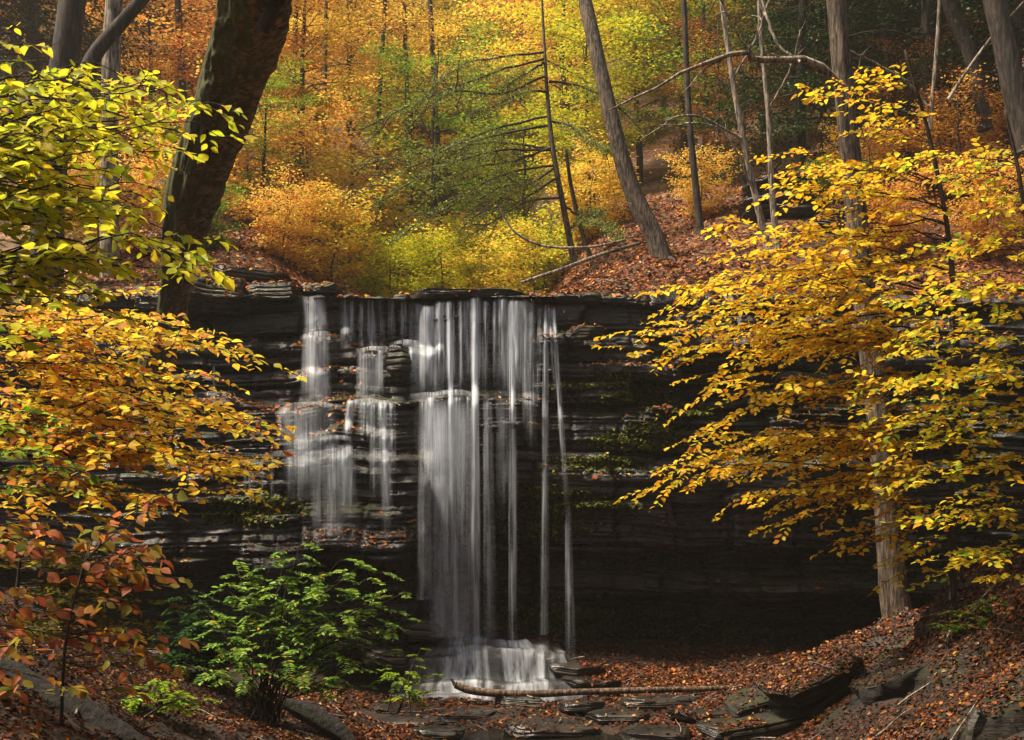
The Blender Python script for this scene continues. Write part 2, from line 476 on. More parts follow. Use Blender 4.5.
CT = [(0, 650, 9), (180, 745, 10), (350, 745, 14), (480, 742, 17.4), (240, 720, 14), (600, 742, 17.2), (780, 744, 15.2),
      (1024, 745, 10.2), (1024, 585, 17), (898, 614, 18), (955, 604, 14.7), (700, 690, 21), (780, 662, 21.5), (900, 640, 22),
      (1020, 640, 23), (455, 690, 20.2), (560, 690, 20.3), (380, 690, 20.5), (300, 672, 21), (180, 660, 21.5), (60, 600, 22),
      (120, 640, 15), (640, 715, 18.8), (860, 690, 16.5), (560, 655, 22.5), (640, 652, 22.5)]
cpt = np.array([P(*c) for c in CT] + [[0, 0, 2.1], [-3, 0, 2.6], [3, 0, 2.4], [0, 5, 1.75], [-3, 5, 2.35], [3.2, 5, 1.95], [0, 10, 0.9], [0, -8, 2.2], [-12, 0, 4.5], [12, 0, 5.0],
                                        [-12, 12, 5.0], [13, 12, 5.2], [-12, -8, 5], [12, -8, 5.2], [-13, 22, 4.5], [15, 22, 4.5], [0, 26, 0.6], [-12, 27, 5], [14, 27, 5]])
def _tps(r): return np.where(r > 0, r * r * np.log(r + 1e-9), 0)
_n = len(cpt)
_K = _tps(np.linalg.norm(cpt[:, None, :2] - cpt[None, :, :2], axis=2)) + np.eye(_n) * 0.8
_Pm = np.hstack([np.ones((_n, 1)), cpt[:, :2]])
_A = np.block([[_K, _Pm], [_Pm.T, np.zeros((3, 3))]])
_w = np.linalg.solve(_A, np.concatenate([cpt[:, 2], np.zeros(3)]))
def hL(x, y, detail=True):
    x = np.asarray(x, float); y = np.asarray(y, float)
    x, y = np.broadcast_arrays(x, y)
    xc = np.clip(x, -14, 15); yc = np.clip(y, -9, 27)
    sh = x.shape
    q = np.stack([xc.ravel(), yc.ravel()], 1)
    z = np.zeros(len(q))
    for i in range(_n):
        z += _w[i] * _tps(np.hypot(q[:, 0] - cpt[i, 0], q[:, 1] - cpt[i, 1]))
    z = z + _w[_n] + _w[_n + 1] * q[:, 0] + _w[_n + 2] * q[:, 1]
    z = z.reshape(sh)
    z = z + 0.35 * np.minimum(np.maximum(np.abs(x) - 14, 0), 25)
    z = z - 0.34 * np.exp(-((x + 0.35) / 2.2) ** 2 - ((y - 20.8) / 0.9) ** 2)
    if detail:
        flat = 1 - sst(0.35, 1.2, z)
        z = z + 0.16 * fbm(x * 0.8, y * 0.8, 41, 4) * (1 - 0.6 * flat) + 0.05 * fbm(x * 3, y * 3, 43, 3)
    return z

def px_of_x(x): return x * 50.0 + 512
def z_of_py(py): return CZ + (HZ - py) / 50.0

def below(z, py, k=0.03):
    return 1 / (1 + np.exp(np.clip((z - z_of_py(py)) / k, -40, 40)))

def macroP(x, z):
    """how far the rock face stands out towards the camera"""
    px = px_of_x(x)
    wob = 9 * fbm(x * 0.9, 0 * x, 61, 3)
    wl = 1 - sst(408, 445, px + 22 * fbm(z * 0.8, x * 0, 5, 3))
    m1 = sst(338, 352, px)
    Lp = 0.42 * below(z, 349 + wob) * m1 + 0.32 * below(z, 335 + wob) * (1 - m1) + 0.12 * below(z, 372 + wob) * (1 - m1)
    Lp = Lp + 0.5 * below(z, 404 + wob) + 0.30 * below(z, 438 + wob * 2) * sst(250, 300, px) + 0.35 * below(z, 458 + wob) + 0.0015 * np.clip((z_of_py(470) - z) * 50, 0, 90)
    Lp = Lp + 0.25 * below(z, 540 + wob * 2, 0.05) - 1.5 * below(z, 572 + wob * 2, 0.1)
    mid = sst(405, 418, px) * (1 - sst(528, 545, px))
    Rp = 0.12 + 0.5 * below(z, 396 + wob * 0.5) * mid - 0.55 * below(z, 470, 0.25) * mid
    Rp = Rp + (0.25 * below(z, 330 + wob) - 0.15 * below(z, 362 + wob * 2, .1) + 0.3 * below(z, 408 + wob * 2) - 0.1 * below(z, 440, .1) + 0.22 * below(z, 462 + wob * 2)) * (1 - mid)
    Rp = Rp - 0.5 * below(z, 505, 0.25) - 0.9 * below(z, 556 + wob, 0.06) + 0.75 * below(z, 583 + wob) * sst(640, 720, px) - 1.3 * below(z, 604 + wob, 0.05) * sst(560, 700, px) - 0.5 * below(z, 610, 0.1)
    p = wl * Lp + (1 - wl) * Rp
    p = p + 0.9 * np.maximum((x - 5.5) / 5, 0) ** 2 + 1.1 * np.maximum((-x - 6.0) / 4, 0) ** 2
    p = p + 0.3 * fbm(x * 0.35, x * 0, 77, 2)
    return p

rs = np.random.default_rng(3)
_th = rs.choice([0.05, 0.08, 0.12, 0.18, 0.28], 110, p=[.22, .28, .24, .16, .1])
_zb = -1.0 + np.concatenate([[0], np.cumsum(_th)])
_lamp = rs.uniform(0.25, 1.0, 111); _lbw = rs.uniform(0.35, 1.6, 111); _lph = rs.uniform(0, 50, 111)
_th2 = rs.choice([0.35, 0.5, 0.7, 0.95], 24)
_zb2 = -1.2 + np.concatenate([[0], np.cumsum(_th2)])
_bw2 = rs.uniform(0.9, 2.6, 25); _ph2 = rs.uniform(0, 50, 25)
def _layers(x, zw, zb, bw, ph, seed):
    n = len(zb) - 2
    k = np.clip(np.searchsorted(zb, zw, side='right') - 1, 0, n)
    t = (zw - zb[k]) / (zb[k + 1] - zb[k]); th = zb[k + 1] - zb[k]
    u = x / bw[k] + ph[k] + 0.12 * fbm(x * 2 + k, zw * 3, seed, 2)
    fu = u - np.floor(u)
    return k, t, np.minimum(t, 1 - t) * th, _hash(np.floor(u), k, seed), np.minimum(fu, 1 - fu) * bw[k]
def stratP(x, z):
    zw = z + 0.22 * fbm(x * 0.30, 0 * x + 3, 91, 3) + 0.05 * fbm(x * 1.1, z * 0.7, 92, 3) + 0.03 * x * sst(1, 6, x)
    px = px_of_x(x)
    amp = 0.8 + 0.5 * sst(540, 640, px)
    k2, t2, e2, b2, j2 = _layers(x, zw, _zb2, _bw2, _ph2, 15)
    o = 0.40 * (b2 - 0.5) * amp - 0.16 * np.exp(-(e2 / 0.035) ** 2) - 0.05 * np.exp(-(j2 / 0.03) ** 2)
    o = o + 0.10 * (vn(x * 0.8 + k2 * 7.1, k2 * 1.3, 3) - 0.5)
    # rounded blocks: edges worn back
    o = o - 0.03 * np.exp(-(e2 / 0.07) ** 2) - 0.03 * np.exp(-(j2 / 0.08) ** 2)
    k, t, e, blk, joint = _layers(x, zw, _zb, _lbw, _lph, 5)
    lm = sst(0.25, 0.7, vn(x * 0.6, z * 0.9, 44)) * 0.8 + 0.35 + 0.4 * sst(540, 620, px) * (1 - sst(3.0, 4.5, z))          # where bedding shows
    o = o + 0.30 * _lamp[k] * (vn(x * 0.9 + _lph[k], k * 1.7, 17) - 0.5) * amp * lm
    o = o + 0.26 * (blk - 0.5) * _lamp[k] * amp * lm
    o = o - 0.09 * np.exp(-(e / 0.018) ** 2) * lm - 0.07 * np.exp(-(joint / 0.022) ** 2) * lm
    o = o + 0.05 * (1 - t) * lm + 0.05 * (_hash(np.floor(x * 3.7 + k * 3.3 + 2 * fbm(x * 2, z * 5, 7, 2)), np.floor(zw * 26), 77) - 0.5) * lm
    o = o + 0.07 * fbm(x * 1.1, z * 2.0, 33, 5) + 0.035 * fbm(x * 6, z * 9, 35, 3)
    return o
YF = 22.5
def cliffY(x, z, detail=True):
    p = macroP(x, z)
    if detail: p = p + stratP(x, z)
    return YF - p

# ------------------------------------------------------------------ ground, cliff, hills
xs = np.concatenate([np.linspace(-200, -40, 24), np.linspace(-36, -16, 30), np.arange(-15, 18, 0.16), np.linspace(18.5, 40, 30), np.linspace(45, 200, 24)])
ys = np.concatenate([np.arange(23.0, 36, 0.16), np.linspace(36.4, 60, 60), np.linspace(61, 130, 60), np.linspace(135, 215, 20)])
X, Y = np.meshgrid(xs, ys, indexing='ij')
Z = hU(X, Y) - 0.05 * (1 - sst(23.0, 24.5, Y)) - 0.03
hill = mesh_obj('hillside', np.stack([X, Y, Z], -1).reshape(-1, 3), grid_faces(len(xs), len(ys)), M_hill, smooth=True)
tag(hill, kind='structure')

xs = np.concatenate([np.linspace(-200, -20, 24), np.linspace(-18, -9, 24), np.arange(-8.6, 11, 0.09), np.linspace(11.3, 20, 24), np.linspace(24, 200, 24)])
ys = np.concatenate([np.linspace(-200, -12, 20), np.linspace(-11, 4, 40), np.arange(4.2, 24.5, 0.1)])
X, Y = np.meshgrid(xs, ys, indexing='ij')
Z = hL(X, Y)
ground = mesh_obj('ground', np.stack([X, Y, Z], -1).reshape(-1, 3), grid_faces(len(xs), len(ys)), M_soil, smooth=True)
tag(ground, kind='structure')

xs = np.concatenate([np.arange(-16, -9, 0.12), np.arange(-9, 9.5, 0.034), np.arange(9.5, 19, 0.1)])
nv = 400
zt = hU(xs, cliffY(xs, hU(xs, xs * 0 + YF - 0.1), False))
v = np.linspace(0, 1, nv)
Xg = np.repeat(xs[:, None], nv, 1)
Zg = -0.9 + v[None] * (zt[:, None] + 0.9 - 0.04)
Yg = cliffY(Xg, Zg)
# rounded lip, then the cap running back under the hillside
lipdy = np.array([0.03, 0.08, 0.16, 0.28, 0.45, 0.65, 0.9, 1.2, 1.6, 2.2, 3.0])
Xc = np.repeat(xs[:, None], len(lipdy), 1)
Yc = Yg[:, -1:] + lipdy[None]
Zc = hU(Xc, Yc) + 0.05 * fbm(Xc * 2.2, Yc * 2.2, 51, 3) + 0.03 - 0.10 * sst(1.2, 2.6, lipdy)[None]
Zc = np.maximum(Zc, Zg[:, -1:] + 0.01)
Zc[:, 0] = Zg[:, -1] + 0.03
Xa = np.concatenate([Xg, Xc], 1); Ya = np.concatenate([Yg, Yc], 1); Za = np.concatenate([Zg, Zc], 1)
cliff = mesh_obj('rock_cliff', np.stack([Xa, Ya, Za], -1).reshape(-1, 3), grid_faces(len(xs), Xa.shape[1]), M_cliff, smooth=False)
tag(cliff, kind='structure')

# shallow stream water lying between the slabs
xs2 = np.linspace(-4.2, 5.0, 60); ys2 = np.linspace(13.5, 21.6, 60)
X, Y = np.meshgrid(xs2, ys2, indexing='ij')
ws = mesh_obj('water', np.stack([X, Y, 0.035 + 0 * X + np.maximum(0, Y - 20) * 0.02], -1).reshape(-1, 3), grid_faces(60, 60), M_pool, smooth=True)
tag(ws, kind='structure')
xs2 = np.linspace(-4.0, 0.9, 50); ys2 = np.linspace(22.1, 30, 40)
X, Y = np.meshgrid(xs2, ys2, indexing='ij')
ws = mesh_obj('stream', np.stack([X, Y, hU(-1.75 + 0 * X, Y) * 0.5 + 0.5 * hU(X, Y) + 0.0 - 0.02 * ((X + 1.6) / 2.4) ** 4], -1).reshape(-1, 3), grid_faces(50, 40), M_pool, smooth=True)
tag(ws, kind='structure')

# ------------------------------------------------------------------ rocks
SOLID = [hill, ground, cliff]
def rock_mesh(size, seed, strata=0.5, ex=4.5, n=48, amp=0.09):
    """superellipsoid block, layered and cracked"""
    g = np.linspace(-1, 1, n)
    A, B = np.meshgrid(g, g, indexing='ij'); o = np.ones_like(A)
    V = []; F = []; c = 0
    for ax, s in ((0, 1), (0, -1), (1, 1), (1, -1), (2, 1), (2, -1)):
        f = [None] * 3; f[ax] = o * s
        oth = [i for i in range(3) if i != ax]
        if s * (1 if ax != 1 else -1) > 0: f[oth[0]], f[oth[1]] = A, B
        else: f[oth[0]], f[oth[1]] = B, A
        v_ = np.stack(f, -1).reshape(-1, 3)
        V.append(v_); F.append(grid_faces(n, n) + c); c += n * n
    V = np.concatenate(V)
    r = (np.abs(V) ** ex).sum(1) ** (1 / ex)
    V = V / r[:, None]
    S = np.array(size) / 2.0
    W = V * S
    d = fbm(W[:, 0] * 1.7 + seed, W[:, 1] * 1.7 + W[:, 2] * 1.1, seed, 4) + 0.5 * fbm(W[:, 2] * 2.7 - seed, W[:, 0] * 2.2 + W[:, 1] * 2.1, seed + 9, 3)
    lay = W[:, 2] / max(size[2], 0.1) * 9 * strata + 0.7 * fbm(W[:, 0], W[:, 1], seed + 4, 3)
    lk = np.floor(lay)
    step = (_hash(lk, lk * 0 + 3, seed) - 0.5)
    ft = lay - lk
    crack = np.exp(-(np.minimum(ft, 1 - ft) / 0.12) ** 2)
    rr_ = np.random.default_rng(seed)
    Nn = unit(rr_.normal(0, 1, (16, 3)) * [1, 1, .8])
    for n_ in Nn:                                  # flat broken faces
        ext = np.max(W @ n_) * rr_.uniform(.72, .95)
        ov = np.maximum(W @ n_ - ext, 0)
        W = W - ov[:, None] * n_ * .97
    hv = np.stack([V[:, 0], V[:, 1], 0 * V[:, 2]], 1)
    d = d + 0.30 * fbm(W[:, 0] * 7 + W[:, 1] * 3 + seed, W[:, 2] * 9 - W[:, 1] * 5, seed + 2, 3)
    W = W + V * (amp * d * min(size))[:, None] + hv * (0.22 * step * strata * min(size) - 0.10 * crack * min(size))[:, None]
    return W, np.concatenate(F)

def rot(W, rx=0, ry=0, rz=0):
    def m(a, i, j):
        Q = np.eye(3); Q[i, i] = Q[j, j] = math.cos(a); Q[i, j] = -math.sin(a); Q[j, i] = math.sin(a); return Q
    return W @ (m(rz, 0, 1) @ m(ry, 2, 0) @ m(rx, 1, 2)).T

def rock(name, label, cat, c, size, r=(0, 0, 0), seed=1, mat=None, group=None, **kw):
    W, F = rock_mesh(size, seed, **kw)
    W = rot(W, *[math.radians(a) for a in r])
    o = mesh_obj(name, W, F, mat or M_boulder, smooth=False)
    o.location = [float(a) for a in c]
    tag(o, label, cat, group)
    SOLID.append(o)
    return o

# right bank slabs and boulders
def PB(px, py, Y, dz=0): a = P(px, py, Y); a[2] += dz; return a
rock('boulder', 'long leaf-covered boulder whose crest runs up to the foot of the big right trunk', 'boulder', PB(862, 668, 16.6), (3.6, 1.4, 0.6), (10, -25, 8), 42, strata=.25, ex=6, n=60)
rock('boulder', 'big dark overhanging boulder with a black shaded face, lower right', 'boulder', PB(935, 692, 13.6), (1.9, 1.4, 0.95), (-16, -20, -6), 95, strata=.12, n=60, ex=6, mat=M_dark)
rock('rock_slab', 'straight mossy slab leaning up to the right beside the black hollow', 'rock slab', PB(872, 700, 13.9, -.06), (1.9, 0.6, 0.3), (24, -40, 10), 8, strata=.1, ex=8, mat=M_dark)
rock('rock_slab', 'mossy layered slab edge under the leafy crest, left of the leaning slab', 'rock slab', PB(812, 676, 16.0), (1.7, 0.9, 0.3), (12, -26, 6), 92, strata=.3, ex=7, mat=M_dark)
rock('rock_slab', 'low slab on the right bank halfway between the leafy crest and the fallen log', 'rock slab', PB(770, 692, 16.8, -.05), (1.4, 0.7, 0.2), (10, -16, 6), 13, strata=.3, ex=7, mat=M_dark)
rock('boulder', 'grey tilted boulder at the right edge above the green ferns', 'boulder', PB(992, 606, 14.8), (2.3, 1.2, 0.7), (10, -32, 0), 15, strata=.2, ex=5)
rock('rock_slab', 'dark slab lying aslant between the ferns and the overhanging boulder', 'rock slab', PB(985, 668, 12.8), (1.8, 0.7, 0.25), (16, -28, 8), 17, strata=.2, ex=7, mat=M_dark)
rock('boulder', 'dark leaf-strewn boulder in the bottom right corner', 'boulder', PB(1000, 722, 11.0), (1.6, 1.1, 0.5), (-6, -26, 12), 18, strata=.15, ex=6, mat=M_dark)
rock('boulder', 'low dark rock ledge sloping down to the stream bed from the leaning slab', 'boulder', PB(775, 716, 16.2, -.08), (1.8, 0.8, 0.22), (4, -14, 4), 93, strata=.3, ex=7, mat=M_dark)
rock('rock_slab', 'small upright grey slab on the bottom edge near the right corner', 'rock slab', PB(977, 727, 10.6), (0.2, 0.12, 0.36), (0, 14, 10), 25, ex=7, strata=.1)
# ledge outcrop high on the right bank
rock('rock_outcrop', 'dark layered outcrop on the right slope behind the two slim pale trees', 'rock outcrop', PB(805, 212, 29.5), (3.6, 2.4, 1.7), (0, -2, 6), 31, M_cliff, n=44, strata=1.2, ex=5)
rock('rock_outcrop', 'flat grey ledge on the right slope beside the big right trunk', 'rock outcrop', PB(850, 228, 27.5), (2.6, 1.6, 0.8), (0, 3, -6), 35, M_cliff, n=40, strata=1.2, ex=5)
rock('boulder', 'pale grey block jutting from the cliff face just right of the falls', 'boulder', PB(585, 333, 21.9), (0.75, 0.5, 0.24), (0, 0, 5), 39, M_boulder, strata=.4)
# left top block
rock('boulder', 'leaf-speckled block at the cliff top beside the mossy leaning trunk', 'boulder', PB(215, 299, 22.6), (2.0, 1.5, 0.75), (0, 3, 8), 41, M_cliff, strata=.8)
rock('boulder', 'rounded leafy rock at the top left lip of the falls', 'boulder', PB(272, 296, 22.7), (1.3, 1.2, 0.42), (0, -3, -8), 44, M_cliff, strata=.5)
rock('boulder', 'long flat grey rock at the cliff top left of the falls', 'boulder', PB(250, 277, 24.2), (2.0, 0.8, 0.32), (0, 5, 4), 47, M_boulder, strata=.4)
rock('boulder', 'small arched rock splitting the thin middle falls', 'boulder', PB(400, 360, 22.0), (0.62, 0.5, 0.75), (0, 0, 5), 52, M_cliff, strata=.6, ex=2.4)
rock('lip_rock', 'long flat dark green slab the stream slides over at the middle of the lip', 'flat rock', PB(468, 297, 23.2), (3.7, 1.4, 0.2), (2, 0.5, 3), 121, M_cliff, strata=.5, ex=4, n=40, amp=.25)
rock('lip_rock', 'low wet slab at the left end of the lip above the far left fall', 'flat rock', PB(322, 291, 23.0), (1.1, 1.0, 0.26), (0, 1, -8), 124, M_cliff, strata=.5, ex=3.4)
rock('lip_rock', 'small leafy knob on the lip between the main curtain and the right threads', 'flat rock', PB(534, 301, 22.75), (0.3, 0.5, 0.34), (0, 5, 0), 127, M_cliff, strata=.4, ex=2.8)
rock('lip_rock', 'thin leafy plate on the lip between the far left fall and the thin falls', 'flat rock', PB(350, 299, 22.7), (0.5, 0.6, 0.16), (0, -3, 10), 129, M_cliff, strata=.4, ex=3)
rock('lip_rock', 'small dark block on the lip left of the main curtain', 'flat rock', PB(404, 300, 22.7), (0.42, 0.6, 0.16), (0, 3, -6), 133, M_cliff, strata=.4, ex=3)
# flat slabs lying in the stream bed
slabs = [(560, 728, 17.9, 1.5, 'long flat black slab in the stream bed at the bottom centre'), (655, 702, 19.4, 1.3, 'flat slab behind the leafy gravel, left of centre right'),
         (470, 716, 18.9, 1.1, 'low slab just below the end of the fallen log'), (620, 716, 18.6, 1.0, 'slab among orange leaves below the middle of the log'),
         (400, 722, 18.2, 1.3, 'wide slab at the foot of the green shrub'), (702, 714, 18.2, 1.0, 'round-ended slab standing in leaves below the right end of the log'),
         (745, 730, 16.6, 1.3, 'dark slab next to the right bank at the bottom'), (520, 700, 19.7, 0.9, 'thin slab under the fallen log'),
         (440, 733, 17.3, 0.8, 'small grey stone at the bottom left of the stream bed'), (660, 735, 16.9, 1.1, 'wet slab on the bottom edge right of centre'),
         (585, 706, 19.0, 0.8, 'narrow slab right under the middle of the log')]
FLAT = []
for i, (px, py, Yd, w, lab) in enumerate(slabs):
    w *= 1.25; FLAT.append((P(px, py, Yd)[0], Yd, w))
    rock('flat_stone', lab, 'stone slab', PB(px, py, Yd), (w, w * 0.55, 0.17), (R.uniform(-3, 3), R.uniform(-4, 4), R.uniform(-20, 20)), 60 + i * 3, M_slab, group='flat stones in the stream bed', strata=.6, n=20, amp=.1)
rock('flat_stone', 'wet black step of rock at the right foot of the lower cascade', 'stone slab', PB(572, 668, 21.2), (1.3, 0.9, 0.22), (0, 6, -10), 141, M_slab, strata=.5)
rock('flat_stone', 'low dark step just above the log, right of the lower cascade', 'stone slab', PB(592, 682, 20.7), (1.2, 0.7, 0.16), (0, 5, 8), 144, M_slab, strata=.5)
rock('rounded_stone', 'lone round brown stone beside the flat slab at the foot of the shrub', 'stone', PB(385, 712, 18.5), (0.42, 0.32, 0.24), (0, 0, 30), 101, M_boulder, ex=2.4, strata=.2)
rock('rounded_stone', 'rounded black stone left of the top of the lower cascade', 'stone', PB(425, 630, 21.4), (1.0, 0.7, 0.36), (0, 4, 0), 103, M_slab, ex=2.6, strata=.3)
rock('rounded_stone', 'black stone at the left foot of the lower cascade by the shrub', 'stone', PB(388, 660, 20.9), (1.0, 0.8, 0.5), (0, 8, 20), 107, M_slab, ex=2.6, strata=.4)
rock('rounded_stone', 'wet dark boulder behind the green shrub under the left wall', 'stone', PB(345, 640, 21.2), (1.6, 0.9, 0.8), (0, 4, 10), 109, M_slab, ex=2.8, strata=.5)

# ------------------------------------------------------------------ lower cascade (rock mound and water over it)
CM = np.array([-0.52, 21.9, 0.0])
def mound(x, y, s=0.0):
    """stepped ledges of the lower cascade: height over the stream bed"""
    z = -0.15 + 0 * x
    #      left   right  front  rise
    TI = [(-2.35, 1.85, 20.20, 0.32), (-2.15, 1.50, 20.52, 0.20), (-2.05, 1.16, 20.90, 0.44), (-1.8, 0.85, 21.10, 0.13), (-1.5, 0.45, 21.45, 0.15)]
    for k, (xl, xr, yf, dz) in enumerate(TI):
        nz = 0.22 * fbm(x * 1.2 + k * 5, y * 1.2, 5 + k, 3)
        d = np.minimum(np.minimum(x - xl, xr - x) * 0.9, y - yf - 0.10 * ((x + 0.4) / 1.6) ** 2) + nz
        z = z + dz * (0.8 + 0.4 * vn(x * 1.5 + k * 3, y, 12)) * sst(-0.01 - s * 1.6, 0.07 + s * 0.6, d)
    return z + 0.03 * fbm(x * 1.1, y * 1.1, 3, 2)
gx = np.linspace(-2.75, 2.3, 240); gy = np.linspace(19.9, 22.9, 170)
mx_, my_ = np.meshgrid(gx, gy, indexing='ij')
mz_ = mound(mx_, my_)
mz2 = mz_ + 0.045 * fbm(mx_ * 5, my_ * 5 + mz_ * 6, 8, 4)
m_ob = mesh_obj('cascade_rock', np.stack([mx_, my_, mz2], -1).reshape(-1, 3), grid_faces(240, 170), M_slab, smooth=False)
tag(m_ob, 'stepped black rock ledges under the foot of the waterfall', 'rock ledge')
SOLID.append(m_ob)

def sheet_obj(name, Pg, U, Vv, thick, mat, parent):
    nu, nv_ = Pg.shape[:2]
    col = np.repeat(thick.reshape(-1, 1), 3, 1)
    return mesh_obj(name, Pg.reshape(-1, 3), grid_faces(nu, nv_), mat, parent, col=col, smooth=True, uv=np.stack([U.ravel(), Vv.ravel()], 1))

lc = thing('cascade', 'low fan of white water spreading over the stepped rock ledges below the falls', 'cascade', (CM[0], CM[1] - 1.5, 0))
gx = np.linspace(-2.5, 1.95, 240); gy = np.linspace(20.05, 22.0, 150)
X_, Y_ = np.meshgrid(gx, gy, indexing='ij')
Z_ = mound(X_, Y_, 0.06) + 0.03
slope = np.abs(np.gradient(Z_, axis=1)) / (gy[1] - gy[0])
L_ = np.cumsum(np.sqrt(1 + slope ** 2), axis=1) * (gy[1] - gy[0])
xs_ = X_ + 0.12 * fbm(X_ * 1.5, Y_ * 1.5, 21, 2) - 0.35 * (X_ + 0.5) * (22 - Y_) * 0.3      # the flow fans out
strk = 0.6 * vn(xs_ * 3.0, L_ * 0.5, 71) + 0.4 * vn(xs_ * 11.0, L_ * 0.8, 72)
wx = np.exp(-((X_ + 0.5) / 1.35) ** 4) + 0.5 * sst(0.3, 0.9, X_) * (1 - sst(1.4, 1.85, X_))
th = (0.12 + 1.0 * sst(0.25, 0.75, strk)) * np.clip(wx, 0, 1) * (0.5 + 0.5 * sst(0.2, 1.6, slope)) * (1 - sst(21.6, 21.95, Y_))
th = th * sst(0, 0.12, X_ + 2.4) * sst(0, 0.15, 1.9 - X_) * sst(20.05, 20.16, Y_)
Pg = np.stack([X_, Y_ - 0.03, Z_], -1) - np.array([CM[0], CM[1] - 1.5, 0])
sheet_obj('water_sheet', Pg, xs_ * 1.6, L_, np.clip(th * 1.15, 0, 1), M_casc, lc)

# ------------------------------------------------------------------ the waterfall
wf = thing('waterfall', 'tall silky white waterfall in many threads over the black layered cliff', 'waterfall', (-1.5, 21.5, 1.0))
WL = np.array([-1.5, 21.5, 1.0])
def veil(px0, py0, px1, py1, w0, w1, dens=1.0, throw=0.18, name='water_veil', label=None, free=False, soft=0.8, seed=0):
    nv_ = 90; nu = 15
    t = np.linspace(0, 1, nv_)
    zz = z_of_py(py0) + t * (z_of_py(py1) - z_of_py(py0))
    xcen = (px0 + (px1 - px0) * t - 512) / 50.0
    w = (w0 + (w1 - w0) * t ** 0.7) / 50.0
    drop = zz[0] - zz
    mac = np.min([cliffY(xcen + dx, zz, False) for dx in (-0.1, 0, 0.1)], axis=0) - 0.17
    yy = mac[0] + 0.1 - throw * np.sqrt(np.maximum(drop, 0))
    if not free:
        yy = np.minimum(yy, mac)
        yy = np.minimum.accumulate(yy)
    # keep it a gentle curve
    k = np.ones(5) / 5; yp = np.pad(yy, 2, mode='edge'); yy = np.convolve(yp, k, 'valid')
    u = np.linspace(-1, 1, nu)
    U, T = np.meshgrid(u, t, indexing='ij')
    X = xcen[None] + U * w[None] / 2 + 0.012 * fbm(T * 9 + seed, U * 2 + seed, 3, 3)
    bul = 0.35 * w[None] * (1 - U ** 2) + 0.02 * fbm(U * 4 + seed, T * 4, 19, 2)
    # perspective: rows given at 50 px per metre hold at Y=22; rescale about the eye so that the picture rows hold
    Yv = yy[None] - bul
    Zv = zz[None] + 0 * U
    s = Yv / 22.0
    Xv = X * s; Zv = CZ + (Zv - CZ) * s
    core = np.clip(1.2 * (1 - np.abs(U) ** (1.2 if w0 > 12 else 1.5)), 0, 1) ** soft
    core = core * (0.55 + 0.75 * vn(U * 2.3 + seed * 9, T * 1.5 + seed, 8))
    Zv = Zv + (0.13 * fbm(X * 2.6, 0 * X + py0 * .1, 6, 3) + 0 * Zv) * (w0 > 12)
    th = dens * core * (1 - (0.25 if w0 > 8 else 0.5) * T) * (1 if w0 > 8 else 0.45 + 0.8 * vn(T * 4 + seed * 5, U * 1.2, 23)) * sst(0, 0.12 if w0 > 12 and py0 > 320 else 0.03, T) * (1 - (0.9 if py1 < 600 else 0.15) * sst(0.72, 1.0, T + 0.15 * vn(U * 3 + seed, 0 * U, 4)))
    Pg = np.stack([Xv, Yv, Zv], -1) - WL
    o = sheet_obj(name, Pg, X + seed * 3.3, -drop[None] + 0 * U + seed * 1.7, th, M_fall, wf)
    if label: o['label'] = label
    return o
